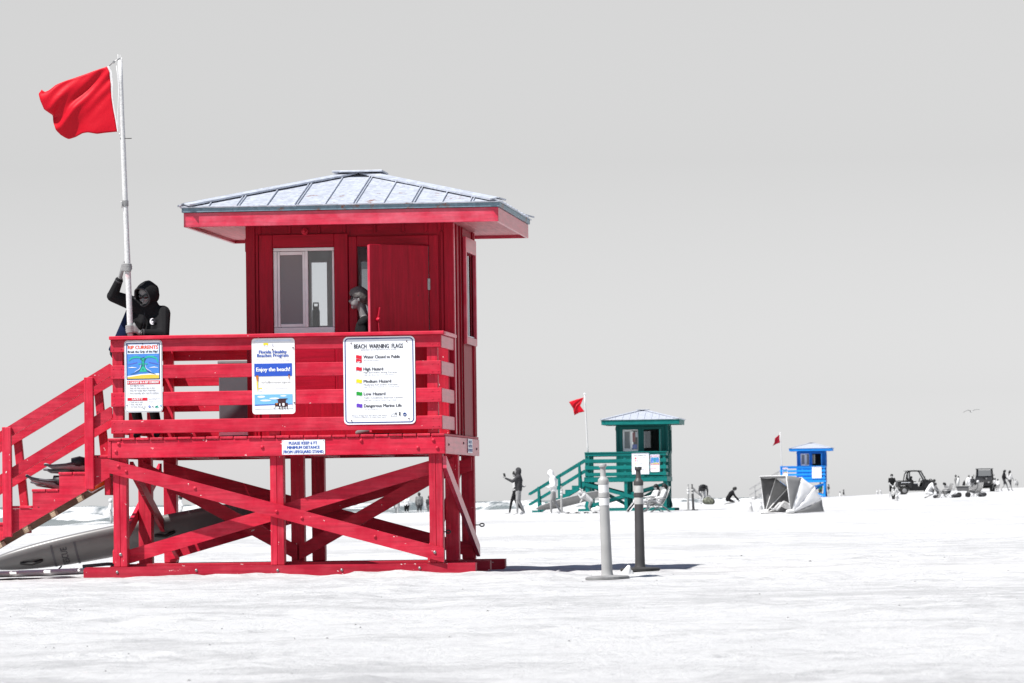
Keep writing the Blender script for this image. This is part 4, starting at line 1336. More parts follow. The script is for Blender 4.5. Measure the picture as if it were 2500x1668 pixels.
def person(label, px, Y, height=1.75, yaw=0, J=None, colors=None, group=None, voxel=None, z=None, dx=0, lift=0, **kw):
    loc = on_sand(px, Y)
    if z is not None: loc.z = z
    loc.z += lift
    t = thing('person', label, 'person', loc, R(yaw), group)
    k = height / 1.75
    t.scale = (k, k, k)
    mats = {'top': CL['grey'], 'pants': CL['charcoal'], 'skin': SK['mid'], 'shoe': CL['charcoal'], 'hair': HR['dark'], 'hood': CL['grey']}
    mats.update(colors or {})
    caps = limbs(J or joints(), **kw)
    blob('body', t, caps, voxel or max(.022, Y / 11700 * .8), mats)
    return t

WALK = dict(knR=(.09, -.16, .52), anR=(.09, -.24, .10), toR=(.1, -.40, .06), knL=(-.09, .02, .51), anL=(-.09, .30, .14), toL=(-.1, .18, .035),
            elR=(.22, .10, 1.14), wrR=(.22, .05, .90), haR=(.22, .03, .81), elL=(-.22, -.06, 1.14), wrL=(-.2, -.22, .95), haL=(-.2, -.27, .88))
# ------------------------------------------------------------------ flags
def coons(top, bottom, left, right, n=26):
    """surface between four edge polylines: top/bottom run hoist->fly, right = hoist, left = fly (both top->bottom)"""
    def samp(pl, t):
        pl = [Vector(p) for p in pl]
        ls = [0]
        for a, b in zip(pl, pl[1:]): ls.append(ls[-1] + (b - a).length)
        x = t * ls[-1]
        for i in range(len(pl) - 1):
            if x <= ls[i + 1] + 1e-9:
                return pl[i].lerp(pl[i + 1], (x - ls[i]) / max(ls[i + 1] - ls[i], 1e-9))
        return pl[-1]
    G = []
    for i in range(n + 1):
        s = i / n
        row = []
        for j in range(n + 1):
            q = j / n
            c = samp(top, s) * (1 - q) + samp(bottom, s) * q + samp(right, q) * (1 - s) + samp(left, q) * s
            c -= Vector(top[0]) * (1 - s) * (1 - q) + Vector(top[-1]) * s * (1 - q) + Vector(bottom[0]) * (1 - s) * q + Vector(bottom[-1]) * s * q
            row.append(c)
        G.append(row)
    return G

def flag_cloth(name, parent, mat, top, bottom, left, right, v, wave=.05, n=26):
    G = coons([(p[0], p[1], 0) for p in top], [(p[0], p[1], 0) for p in bottom], [(p[0], p[1], 0) for p in left], [(p[0], p[1], 0) for p in right], n)
    V, F = [], []
    for i in range(n + 1):
        s = i / n
        for j in range(n + 1):
            q = j / n
            g = G[i][j]
            # folds fan out from the top corner at the pole
            w = wave * (s ** .7) * (math.sin(5.2 * s + 3.4 * q) + .45 * math.sin(13 * q - 7 * s + 1) * (.35 + s))
            w += wave * .30 * math.sin(20 * (q - .55 * s)) * math.exp(-((q - .25) * 2.6) ** 2) * min(1, s * 2.2)
            w += wave * .22 * math.sin(31 * (q - .8 * s) + 2) * math.exp(-((q - .15 - .5 * s) * 4) ** 2)
            V.append((g.x, v + w, g.y))
    m = n + 1
    for i in range(n):
        for j in range(n):
            F.append([i * m + j, i * m + j + 1, (i + 1) * m + j + 1, (i + 1) * m + j])
    o = mesh(name, V, F, mat, parent, True)
    md = o.modifiers.new('cloth_thickness', 'SOLIDIFY'); md.thickness = .003
    return o

def cloth_mat(name, col):
    m, nt, b = new_mat(name)
    b.inputs['Base Color'].default_value = c4(col); b.inputs['Roughness'].default_value = .55
    b.inputs['Specular IOR Level'].default_value = .25
    tr = N(nt, 'ShaderNodeBsdfTranslucent'); tr.inputs['Color'].default_value = c4(col)
    mx = N(nt, 'ShaderNodeMixShader', i_Fac=.25)
    tc = N(nt, 'ShaderNodeTexCoord'); w = N(nt, 'ShaderNodeTexNoise', i_Scale=22.0, i_Detail=4.0)
    nt.links.new(tc.outputs['Object'], w.inputs['Vector'])
    bp = N(nt, 'ShaderNodeBump', i_Strength=.25, i_Distance=.01)
    nt.links.new(w.outputs['Fac'], bp.inputs['Height']); nt.links.new(bp.outputs[0], b.inputs['Normal'])
    nt.links.new(b.outputs[0], mx.inputs[1]); nt.links.new(tr.outputs[0], mx.inputs[2])
    nt.links.new(mx.outputs[0], nt.nodes['Material Output'].inputs['Surface'])
    return m
M['flag'] = cloth_mat('red_flag_cloth', (.60, .001, .016))
M['flag_white'] = cloth_mat('white_heading_tape', (.75, .75, .75))
def pole_mat():
    m, nt, b = new_mat('weathered_white_pole')
    L = nt.links
    tc = N(nt, 'ShaderNodeTexCoord')
    n1 = N(nt, 'ShaderNodeTexNoise', i_Scale=60.0, i_Detail=5.0)
    n2 = N(nt, 'ShaderNodeTexNoise', i_Scale=3.5, i_Detail=5.0)
    L.new(tc.outputs['Object'], n1.inputs['Vector']); L.new(tc.outputs['Object'], n2.inputs['Vector'])
    r1 = N(nt, 'ShaderNodeMapRange', i_From_Min=.35, i_From_Max=.65, i_To_Min=.46, i_To_Max=.62); L.new(n1.outputs['Fac'], r1.inputs['Value'])
    cb = N(nt, 'ShaderNodeCombineColor')
    for i in range(3): L.new(r1.outputs[0], cb.inputs[i])
    r2 = N(nt, 'ShaderNodeMapRange', i_From_Min=.63, i_From_Max=.70, i_To_Max=.5); L.new(n2.outputs['Fac'], r2.inputs['Value'])
    mx = N(nt, 'ShaderNodeMix', data_type='RGBA'); mx.inputs['B'].default_value = (.62, .22, .25, 1)
    L.new(cb.outputs[0], mx.inputs['A']); L.new(r2.outputs[0], mx.inputs['Factor']); L.new(mx.outputs['Result'], b.inputs['Base Color'])
    b.inputs['Roughness'].default_value = .5
    return m
M['pole'] = pole_mat()

def L2(x, y):            # flag outline read off the photograph, in the red tower's frame (u, z)
    px, py = 60 + x * .2296, 100 + y * .2296
    return ((px - 293) / 235.5 + .137 + (133 - py) * .0135 / 235.5 * -1, 5.403 + (133 - py) / 235.5)
ft = [(878, 272), (760, 308), (600, 360), (430, 415), (330, 458), (260, 512), (205, 530), (178, 503)]
fl = [(178, 503), (140, 545), (160, 620), (195, 710), (268, 765), (285, 860), (310, 930), (352, 982)]
fb = [(972, 966), (860, 975), (760, 987), (660, 968), (600, 975), (520, 1010), (440, 1030), (395, 1010), (352, 982)]
fr_ = [(878, 272), (905, 330), (915, 450), (920, 600), (935, 720), (955, 840), (972, 966)]
fp = thing('flag_pole', 'weathered white pole with large red flag held at the red tower rail', 'flag', tower_pt(red_tower, 0, 0, 0), -YAW)
PU0, PU1, PV = .222, .140, .165
pu = lambda z: PU0 + (PU1 - PU0) * (z - 2.40) / (5.40 - 2.40)
pts = [(pu(z), PV, z) for z in np.linspace(2.36, 5.34, 14)]
tube('pole', fp, M['pole'], pts, [.030] * 5 + [.027] * 5 + [.024] * 4, 14)
# split, splintered tip
for (dx, z1, r) in ((-.012, 5.40, .010), (.004, 5.395, .008), (.014, 5.37, .009)):
    tube('pole_splinter', fp, M['pole'], [(pu(5.3) + dx, PV, 5.30), (pu(5.3) + dx * 1.5 - .004, PV, z1)], [r, r * .3], 6)
flag_cloth('flag', fp, M['flag'], [L2(*p) for p in ft], [L2(*p) for p in fb], [L2(*p) for p in fl], [L2(*p) for p in fr_], PV, .045, 34)
hd = [L2(*p) for p in fr_]
V, F = [], []
for i, p in enumerate(hd):
    V += [(p[0], PV - .002, p[1]), (p[0] + (.022 if i < 3 else .011), PV - .002, p[1] + .004)]
for i in range(len(hd) - 1): F.append([2 * i, 2 * i + 1, 2 * i + 3, 2 * i + 2])
mesh('heading_tape', V, F, M['flag_white'], fp).modifiers.new('t', 'SOLIDIFY').thickness = .003
a = L2(905, 265); b = L2(1003, 192)
tube('snap_cord', fp, M['steel'], [(a[0], PV, a[1]), ((a[0] + b[0]) / 2, PV - .012, (a[1] + b[1]) / 2 + .004), (b[0] + .02, PV - .02, b[1])], .005, 6)
lathe('snap_ring', fp, M['steel'], [(.004, -.014), (.012, -.008), (.012, .008), (.004, .014)], 8, loc=((a[0] + b[0]) / 2, PV - .012, (a[1] + b[1]) / 2))
a = L2(985, 970); b = L2(1022, 1040)
tube('snap_cord', fp, M['steel'], [(a[0], PV, a[1]), (b[0], PV - .01, b[1])], .005, 6)
tube('eye_bolt', fp, M['black'], [(b[0] + .015 * math.cos(w), PV - .012, b[1] + .015 * math.sin(w)) for w in np.linspace(0, 2 * math.pi, 11)], .004, 6)
tube('eye_bolt', fp, M['black'], [(b[0] + .015, PV - .01, b[1]), (b[0] + .10, PV - .005, b[1])], .004, 6)
zc = 3.86
lathe('pole_clamp', fp, M['steel'], [(.031, -.03), (.033, -.03), (.033, .03), (.031, .03)], 12, loc=(pu(zc), PV, zc))
tube('cleat', fp, M['steel'], [(pu(zc) - .045, PV - .03, zc + .03), (pu(zc) - .028, PV - .035, zc), (pu(zc) - .03, PV - .03, zc - .05)], .005, 6)
tube('halyard', fp, M['white'], [(pu(z) - .03 + .01 * math.sin(z * 9), PV - .03, z) for z in np.linspace(4.6, 5.28, 8)] , .003, 5)

def small_flag(root, label, top, fly_top, fly_bot, hoist_mid, base_u, zs, cloth='flag'):
    t = thing('flag_pole', label, 'flag', tower_pt(root, 0, 0, 0), -YAW)
    z0, z1 = zs
    f = lambda z: base_u[0] + (base_u[1] - base_u[0]) * (z - z0) / (z1 - z0)
    tube('pole', t, M['pole'], [(f(z), .17, z) for z in np.linspace(z0, z1, 8)], .028, 10)
    lathe('pole_knob', t, M['white'], [(.02, -.04), (.05, 0), (.02, .04)], 10, loc=(f(z1), .17, z1 + .03))
    zt, zb = top
    A = (f(zt) - .04, zt); B = (f(zb) - .04, zb)
    flag_cloth('flag', t, M[cloth], [A, ((A[0] + fly_top[0]) / 2, (A[1] + fly_top[1]) / 2 + .01), fly_top], [B, ((B[0] + fly_bot[0]) / 2, (B[1] + fly_bot[1]) / 2 + .03), fly_bot],
               [fly_top, ((fly_top[0] + fly_bot[0]) / 2 + .06, (fly_top[1] + fly_bot[1]) / 2), fly_bot], [A, hoist_mid, B], .17, .06, 16)
    return t
M['flag_backlit'] = cloth_mat('backlit_flag_cloth', (.34, .001, .02))  # same red cloth, the far flag's backlit shade put into its colour
small_flag(green_tower, 'white pole with red flag at the teal tower', (4.79, 4.19), (-.60, 4.61), (-.39, 4.05), (-.13, 4.44), (.17, 0.06), (2.3, 4.90))
small_flag(blue_tower, 'white pole with red flag at the distant blue tower', (4.92, 4.29), (-.34, 4.62), (-.52, 4.04), (0.0, 4.6), (.17, 0.07), (2.3, 5.0), 'flag_backlit')

# ------------------------------------------------------------------ lifeguard with the pole
def hooded_lifeguard():
    t = thing('person', 'lifeguard in black hoodie and sunglasses gripping the flag pole with both hands', 'person', tower_pt(red_tower, 0, 0, DECK), -YAW)
    zo = -DECK
    q = lambda u, v, z: Vector((u, v, z + zo))
    face = Vector((-.42, -.78, -.36)).normalized()
    up = Vector((-.12, -.22, .95)).normalized()
    J = dict(pelvis=q(.12, .62, 2.36), chest=q(.33, .48, 2.66), neck=q(.375, .44, 2.80), head=q(.362, .405, 2.925),
             shR=q(.515, .43, 2.735), elR=q(.54, .30, 2.505), wrR=q(.31, .175, 2.525), haR=q(.265, .16, 2.55),
             shL=q(.215, .42, 2.835), elL=q(.005, .35, 2.915), wrL=q(.105, .245, 3.10), haL=q(.165, .20, 3.19),
             hiR=q(.22, .62, 2.33), knR=q(.36, .52, 1.90), anR=q(.42, .60, 1.53), toR=q(.43, .45, 1.475),
             hiL=q(.05, .62, 2.33), knL=q(.17, .50, 1.90), anL=q(.24, .58, 1.53), toL=q(.22, .43, 1.475))
    c = []
    c += [(J['pelvis'] + Vector((-.06, 0, 0)), .125, J['chest'] + Vector((-.09, .02, .0)), .125, 'hoodie'), (J['pelvis'] + Vector((.07, 0, .02)), .125, J['chest'] + Vector((.09, -.01, -.02)), .125, 'hoodie')]
    c += [(J['pelvis'] + Vector((-.07, 0, .0)), .135, J['pelvis'] + Vector((.04, -.02, .10)), .13, 'hoodie')]
    c += [(J['chest'], .14, J['neck'], .10, 'hoodie'), (q(.45, .40, 2.62), .10, q(.42, .40, 2.45), .12, 'hoodie')]
    for n in 'LR':
        c.append((J['chest'].lerp(J['neck'], .6), .085, J['sh' + n], .078, 'hoodie'))
        c.append((J['sh' + n], .080, J['el' + n], .062, 'hoodie'))
        c.append((J['el' + n], .060, J['el' + n].lerp(J['wr' + n], .86), .042, 'hoodie'))
        c.append((J['el' + n].lerp(J['wr' + n], .7), .030, J['wr' + n], .027, 'skin'))
        c.append((J['hi' + n], .10, J['kn' + n], .066, 'pants'))
        c.append((J['kn' + n], .064, J['an' + n], .045, 'pants'))
        c.append((J['an' + n], .042, J['to' + n], .032, 'shoe'))
    # head
    H = J['head']
    sd = face.cross(up).normalized(); up = sd.cross(face).normalized()
    c.append((J['neck'], .055, H - up * .03, .055, 'skin'))
    c.append((H - up * .045 + face * .022, .066, H + up * .04, .088, 'skin'))
    c.append((H - up * .088 + face * .052, .030, H - up * .06 + face * .045, .045, 'skin'))       # chin and jaw
    c.append((H + face * .09 - up * .012, .010, H + face * .105 - up * .034, .014, 'skin'))       # nose
    c.append((H + face * .082 - up * .066 - sd * .016, .010, H + face * .082 - up * .066 + sd * .016, .010, 'lip'))
    for s in (-1, 1): c.append((H + sd * (.03 * s) + face * .07 - up * .02, .022, H + sd * (.045 * s) + face * .05 - up * .03, .025, 'skin'))
    # hands closed round the pole
    def grip(zc, a0, a1, wrist, thumb):
        pc = lambda z: Vector((pu(z + DECK), PV, z))
        rr = .041
        mid = (a0 + a1) / 2
        for i, (dz, ln) in enumerate(((.036, .92), (.013, 1.0), (-.010, .97), (-.032, .82))):
            P_ = []
            for k in range(6):
                a = R(a0 + (a1 - a0) * ln * k / 5)
                P_.append(pc(zc + dz) + Vector((rr * math.cos(a), rr * math.sin(a), -.006 * k / 5)))
            for x, y in zip(P_, P_[1:]): c.append((x, .0112, y, .0102, 'skin'))
        kb = R(a0)
        k0 = pc(zc) + Vector((rr * 1.25 * math.cos(kb), rr * 1.25 * math.sin(kb), 0))
        c.append((k0 + Vector((0, 0, .030)), .016, k0 + Vector((0, 0, -.030)), .016, 'skin'))
        for dz in (.026, .004, -.02): c.append((k0 + Vector((0, 0, dz)), .017, wrist, .022, 'skin'))
        # thumb leaves the side of the palm and closes from the other way round
        th = [wrist.lerp(k0, .55) + Vector((0, 0, .02))]
        for k in range(4):
            a = R(a0 + thumb * (20 + 34 * k))
            th.append(pc(zc + .05) + Vector((rr * math.cos(a), rr * math.sin(a), .008)))
        for x, y in zip(th, th[1:]): c.append((x, .0125, y, .0115, 'skin'))
    grip(3.20 + zo, 195, 352, J['wrL'], -1)
    grip(2.565 + zo, 345, 188, J['wrR'], 1)
    mats = {'hoodie': CL['black'], 'pants': CL['black'], 'skin': SK['hand'], 'shoe': CL['charcoal'], 'lip': SK['shade']}
    body = blob('body', t, c, .0075, mats, 2)
    # hood: open shell round the face
    V, F = [], []
    nu, nv = 22, 14
    ctr = H - face * .012 + up * .012
    for j in range(nv + 1):
        th = math.pi * (.285 + .715 * j / nv)
        for i in range(nu):
            ph = 2 * math.pi * i / nu
            d = face * math.cos(th) + (sd * math.cos(ph) + up * math.sin(ph)) * math.sin(th)
            pk = 1 + .13 * max(0, d.dot(up)) ** 2 + .10 * max(0, -d.dot(up)) ** 1.5
            ru = .118 * pk + .004 * math.sin(5 * ph + 3 * th)
            V.append(ctr + d * ru + face * (.035 if j == 0 else .02 if j == 1 else 0))
    for j in range(nv):
        for i in range(nu):
            k = (i + 1) % nu
            F.append([j * nu + i, j * nu + k, (j + 1) * nu + k, (j + 1) * nu + i])
    hood = mesh('hood', V, F, CL['black'], t, True)
    hood.modifiers.new('thick', 'SOLIDIFY').thickness = .014
    rim = [V[i] for i in range(nu)] + [V[0]]
    tube('hem', hood, CL['charcoal'], rim, .009, 6)
    # sunglasses
    gl = M['black_gloss']
    for s in (-1, 1):
        cc = H + face * .088 + up * .012 + sd * (.035 * s)
        V, F = [], []
        for (kk, off) in ((1.0, .004), (.8, .010), (.01, .013)):
            for i in range(12):
                a = 2 * math.pi * i / 12
                V.append(cc + sd * (.034 * kk * math.cos(a)) + up * (.024 * kk * math.sin(a)) + face * (off - .35 * abs(.034 * kk * math.cos(a)) * (1 if s * math.cos(a) > 0 else 0)))
        for j in range(2):
            for i in range(12): F.append([j * 12 + i, j * 12 + (i + 1) % 12, (j + 1) * 12 + (i + 1) % 12, (j + 1) * 12 + i])
        mesh('sunglasses_lens', V, F, gl, t, True)
        tube('sunglasses_arm', t, gl, [cc + sd * (.03 * s), H + sd * (.09 * s) + up * .015], .004, 6)
    tube('sunglasses_bridge', t, gl, [H + face * .094 + up * .014 - sd * .008, H + face * .094 + up * .014 + sd * .008], .004, 6)
    # chest emblem: pale ring with a dark wave cut into it
    vs = np.array([v.co[:] for v in body.data.vertices])
    near = vs[(abs(vs[:, 0] - .425) < .05) & (abs(vs[:, 2] - (2.645 + zo)) < .05)]
    yf = near[:, 1].min() - .003 if len(near) else .26
    cx, cz = .425, 2.645 + zo
    def flat(pts, m, dy, nm): mesh(nm, [(cx + p[0], yf - dy, cz + p[1]) for p in pts], [list(range(len(pts)))], m, t)
    flat([(.026 * math.cos(a), .034 * math.sin(a)) for a in np.linspace(0, 2 * math.pi, 16)[:-1]], INK['white'], 0, 'emblem')
    flat([(.012 + .022 * math.cos(a), .002 + .026 * math.sin(a)) for a in np.linspace(0, 2 * math.pi, 14)[:-1]], INK['black'], .0015, 'emblem')
    flat([(-.012, -.006), (.0, .006), (.014, -.002), (.006, -.016), (-.004, -.012)], INK['white'], .003, 'emblem')
    # front pocket seam, zip and cuffs
    tube('zip', t, CL['charcoal'], [(.345, yf + .012, 2.74 + zo), (.335, yf + .004, 2.62 + zo), (.31, yf + .01, 2.50 + zo)], .005, 6)
    tube('cuff', t, CL['charcoal'], [J['el' + 'L'].lerp(J['wrL'], .80), J['elL'].lerp(J['wrL'], .88)], .043, 12)
    tube('cuff', t, CL['charcoal'], [J['elR'].lerp(J['wrR'], .80), J['elR'].lerp(J['wrR'], .88)], .043, 12)
    tube('wristwatch', t, M['alu'], [J['elR'].lerp(J['wrR'], .90), J['elR'].lerp(J['wrR'], .95)], .033, 12)
    # blue jacket tail on his back
    V = []; F = []
    for i in range(7):
        z = 2.84 - .50 * i / 6
        xo = .19 - .20 * (i / 6) - .03 * max(0, i - 5)
        V += [(xo - .05 - .03 * i / 6, .42 + .05 * i / 6, z + zo), (xo + .12, .38 + .06 * i / 6, z + zo), (xo + .12, .52, z + zo), (xo - .05 - .03 * i / 6, .60, z + zo)]
    for i in range(6):
        for k in range(4): F.append([4 * i + k, 4 * i + (k + 1) % 4, 4 * i + 4 + (k + 1) % 4, 4 * i + 4 + k])
    F += [[3, 2, 1, 0], [24, 25, 26, 27]]
    jt = mesh('jacket_tail', V, F, CL['navy'], t, True)
    jt.modifiers.new('s', 'SUBSURF').render_levels = 2
M['black_gloss'] = plain('black_gloss', (.01, .01, .012), .12, 0, .1, spec=.6)
hooded_lifeguard()

def doorway_woman():
    t = thing('person', 'woman in sunglasses with fair pulled-back hair, leaning out of the red tower doorway', 'person', tower_pt(red_tower, 0, 0, DECK), -YAW)
    q = lambda u, v, z: Vector((u, v, z - DECK))
    H = q(2.475, 1.02, 2.872)
    face = Vector((-1, -.10, -.04)).normalized(); up = Vector((-.04, 0, 1)); sd = face.cross(up).normalized()
    c = []
    c.append((q(2.53, 1.03, 2.70), .048, H + Vector((.02, 0, -.03)), .048, 'skin'))
    c.append((H - up * .04 + face * .02, .064, H + up * .035 - face * .01, .082, 'skin'))
    c.append((H - up * .085 + face * .055, .024, H - up * .055 + face * .03, .045, 'skin'))
    c.append((H + face * .074 + up * .004, .008, H + face * .094 - up * .024, .0105, 'skin'))
    c.append((H + face * .078 - up * .050, .008, H + face * .076 - up * .056, .008, 'lip')); c.append((H + face * .05 - up * .03, .04, H + face * .045 - up * .05, .036, 'skin'))
    c.append((H + sd * .076 - face * .008 - up * .005, .012, H + sd * .078 - face * .014 - up * .030, .010, 'skin'))
    c.append((H - sd * .076 - face * .008 - up * .005, .012, H - sd * .078 - face * .014 - up * .030, .010, 'skin'))
    c.append((q(2.56, 1.04, 2.30), .125, q(2.555, 1.03, 2.56), .12, 'top')); c.append((q(2.58, 1.05, 2.05), .12, q(2.56, 1.04, 2.3), .115, 'top'))
    for s in (-1, 1):
        c.append((q(2.55, 1.03, 2.64), .06, q(2.54, 1.03 + .15 * s, 2.615), .058, 'top'))
        c.append((q(2.54, 1.03 + .15 * s, 2.61), .05, q(2.57, 1.04 + .18 * s, 2.34), .04, 'top'))
        c.append((q(2.57, 1.04 + .18 * s, 2.34), .038, q(2.45, 1.04 + .15 * s, 2.18), .028, 'skin'))
        c.append((q(2.45, 1.04 + .15 * s, 2.18), .026, q(2.40, 1.04 + .13 * s, 2.16), .028, 'skin'))
        c.append((q(2.58, 1.05 + .08 * s, 2.0), .095, q(2.56, 1.05 + .09 * s, 1.68 + .2), .06, 'pants'))
        c.append((q(2.56, 1.05 + .09 * s, 1.86), .055, q(2.58, 1.05 + .09 * s, 1.51), .038, 'skin'))
        c.append((q(2.58, 1.05 + .09 * s, 1.50), .036, q(2.46, 1.05 + .1 * s, 1.475), .026, 'shoe'))
    blob('body', t, c, .008, {'skin': SK['dim'], 'top': CL['black'], 'pants': CL['charcoal'], 'shoe': CL['grey'], 'lip': CL['white']}, 2)
    hc = [(H + up * .045 - face * .012, .090, H + up * .02 - face * .045, .086, 'hair'), (H + up * .06 + face * .03, .062, H + up * .05, .08, 'hair'), (H - face * .09 - up * .01, .045, H - face * .15 - up * .12, .025, 'hair')]
    blob('hair', t, hc, .009, {'hair': HR['brown']}, 1)
    for s in (-1, 1):
        cc = H + face * .078 + sd * (.033 * s) + up * .014
        V = [cc + sd * (.026 * math.cos(a)) + up * (.022 * math.sin(a)) - face * (.02 * (1 if s * math.cos(a) > 0 else 0) * abs(math.cos(a))) for a in np.linspace(0, 2 * math.pi, 13)[:-1]]
        o = mesh('sunglasses_lens', V, [list(range(12))], M['black_gloss'], t); o.modifiers.new('t', 'SOLIDIFY').thickness = .006
        tube('sunglasses_arm', t, M['black_gloss'], [cc + sd * (.028 * s) - face * .02, H + sd * (.083 * s) - face * .01 + up * .012], .0045, 6)
doorway_woman()
# ------------------------------------------------------------------ things on and under the red tower
M['board_grey'] = plain('board_grey', (.22, .22, .22), .4, 0, .10, 4)
M['board_hull'] = plain('board_hull_grey', (.15, .15, .15), .35, 0, .08, 4)
M['board_white'] = plain('board_white', (.66, .66, .65), .4, 0, .06, 4)
M['slate'] = plain('slate_grey', (.085, .085, .095), .5, 0, .1)
def surfboard(name, label, parent_loc, rot, L_, W_, T_, mats, cat='surfboard', nose=.62, rnd=(.8, .75)):
    """long rounded hull: x along the length, z through the thickness"""
    t = thing(name, label, cat, parent_loc, 0)
    t.rotation_euler = rot
    n, m = 30, 18
    V, F = [], []
    for i in range(n + 1):
        s = -1 + 2 * i / n
        w = W_ / 2 * max(.015, (1 - abs(s) ** (2.3 if s < 0 else 3.4))) ** (nose if s < 0 else .5)
        th = T_ / 2 * max(.08, (1 - abs(s) ** 4)) ** .6
        rock = .06 * s * s
        for k in range(m):
            a = 2 * math.pi * k / m
            ca, sa = math.cos(a), math.sin(a)
            V.append((s * L_ / 2, w * math.copysign(abs(ca) ** rnd[0], ca), th * math.copysign(abs(sa) ** rnd[1], sa) + rock * L_ * .12))
    for i in range(n):
        for k in range(m):
            F.append([i * m + k, i * m + (k + 1) % m, (i + 1) * m + (k + 1) % m, (i + 1) * m + k])
    F += [list(range(m))[::-1], [n * m + k for k in range(m)]]
    mesh('hull', V, F, mats, t, True)
    return t
def hull_z(s, L_, T_): return -(T_ / 2 * (1 - abs(s) ** 4) ** .6) + .06 * s * s * L_ * .12

def rescue_board():
    L_, W_, T_ = 3.15, .50, .20
    a = tower_pt(red_tower, -1.66, 1.95, .10); b = tower_pt(red_tower, 1.27, 2.35, .66)
    x = (b - a).normalized()
    zt = Vector((0, 0, 1)); y0 = zt.cross(x).normalized()            # points away from the camera
    z0 = x.cross(y0)
    tilt = R(36)                                                    # rolled so that its underside shows
    y = y0 * math.cos(tilt) - z0 * math.sin(tilt); z = z0 * math.cos(tilt) + y0 * math.sin(tilt)
    m = Matrix((x, y, z)).transposed()
    t = surfboard('rescue_board', 'long grey rescue board leaning under the red tower stairs', (a + b) / 2 + Vector((0, 0, .02)), m.to_euler(), L_, W_, T_, M['board_hull'], 'rescue board', rnd=(1.0, 1.0))
    def under(px, py, lift=.004):
        s = px / (L_ / 2)
        w = W_ / 2 * (1 - abs(s) ** 2.3) ** .6
        f = max(0, 1 - (abs(py) / w) ** 2) ** .5
        return (px, py, -(T_ / 2 * (1 - abs(s) ** 4) ** .6) * f - lift + .06 * s * s * L_ * .12)
    for px in (-.80, -.55):
        V, F = [], []
        for i in range(13):
            yy = -.20 + .40 * i / 12
            V += [under(px - .012, yy), under(px + .012, yy)]
        for i in range(12): F.append([2 * i, 2 * i + 1, 2 * i + 3, 2 * i + 2])
        mesh('stripe', V, F, M['slate'], t)
    co, FF, lo, hi = text_mesh('RESCUE')
    k = .075 / .729
    wd = (hi[0] - lo[0]) * k
    V = [under(-.675 - c[1] * k + .03, .13 - (c[0] - lo[0]) * k * .85, .005) for c in co]
    mesh('lettering', V, FF, INK['grey'], t)
    for (px, py, ln) in ((-1.16, -.04, .24), (.30, -.08, .22), (1.05, .06, .22)):
        p0, p1, p2 = Vector(under(px, py)), Vector(under(px + ln / 2, py, .035)), Vector(under(px + ln, py))
        tube('handle', t, M['black'], [p0, p0.lerp(p1, .4), p1, p1.lerp(p2, .6), p2], [.016, .020, .018, .020, .016], 8)
    tube('leash', t, M['black'], [under(-.75, .18), Vector(under(-.8, .24, .06)), under(-.88, .22, .09)], .008, 6)
rescue_board()
p_ = tower_pt(red_tower, -1.02, 1.15, .055)
gb = surfboard('rescue_board', 'flat white board lying on the sand by the red skid', p_, (0, R(-1.2), -YAW + R(4)), 2.0, .55, .07, M['board_white'], 'rescue board')
tube('strap', gb, M['slate'], [(.55, -.2, .055), (.8, -.1, .07), (.92, .05, .06), (1.0, .1, .03)], .018, 8)

def swim_fin(label, u, v, z, yaw, pitch, group):
    t = thing('swim_fin', label, 'swim fin', tower_pt(red_tower, u, v, z), -YAW + yaw, group)
    t.rotation_euler = (0, pitch, -YAW + yaw)
    V, F = [], []
    prof = [(-.24, .012, .010), (-.22, .055, .014), (-.16, .085, .020), (-.04, .080, .030), (.04, .060, .045), (.10, .052, .062), (.17, .050, .060), (.21, .040, .045)]
    m = 12
    for (x, w, h) in prof:
        for k in range(m):
            a = 2 * math.pi * k / m
            V.append((x, w * math.cos(a), h * math.sin(a) + h * .4 + (.03 if x < -.2 else 0)))
    for i in range(len(prof) - 1):
        for k in range(m): F.append([i * m + k, i * m + (k + 1) % m, (i + 1) * m + (k + 1) % m, (i + 1) * m + k])
    F += [list(range(m))[::-1], [(len(prof) - 1) * m + k for k in range(m)]]
    mesh('blade', V, F, M['fin_grey'], t, True)
    for s in (-1, 1):
        tube('side_rail', t, M['slate'], [(-.23, .045 * s, .028), (-.14, .086 * s, .022), (.0, .072 * s, .035), (.10, .05 * s, .05)], .011, 6)
    tube('foot_pocket', t, M['black'], [(.05, 0, .045), (.13, 0, .055), (.21, 0, .05)], [.056, .066, .05], 12)
    tube('heel_strap', t, M['white'], [(.20, .05 * math.cos(a), .05 + .065 * math.sin(a)) for a in np.linspace(-.3, math.pi + .3, 11)], .008, 6)
M['fin_grey'] = plain('fin_grey', (.24, .24, .24), .45, 0, .15, 8)
swim_fin('grey swim fin lying on top of its pair on the upper step', -.50, .40, 1.150, R(4), R(1), 'swim fins on the stairs')
swim_fin('darker swim fin under its pair on the upper step', -.53, .52, 1.106, R(-3), R(0), 'swim fins on the stairs')
swim_fin('grey swim fin tipped up on the second step', -.70, .36, .985, R(3), R(14), 'swim fins on the stairs')
swim_fin('swim fin behind the tipped one on the second step', -.68, .56, .955, R(-6), R(6), 'swim fins on the stairs')

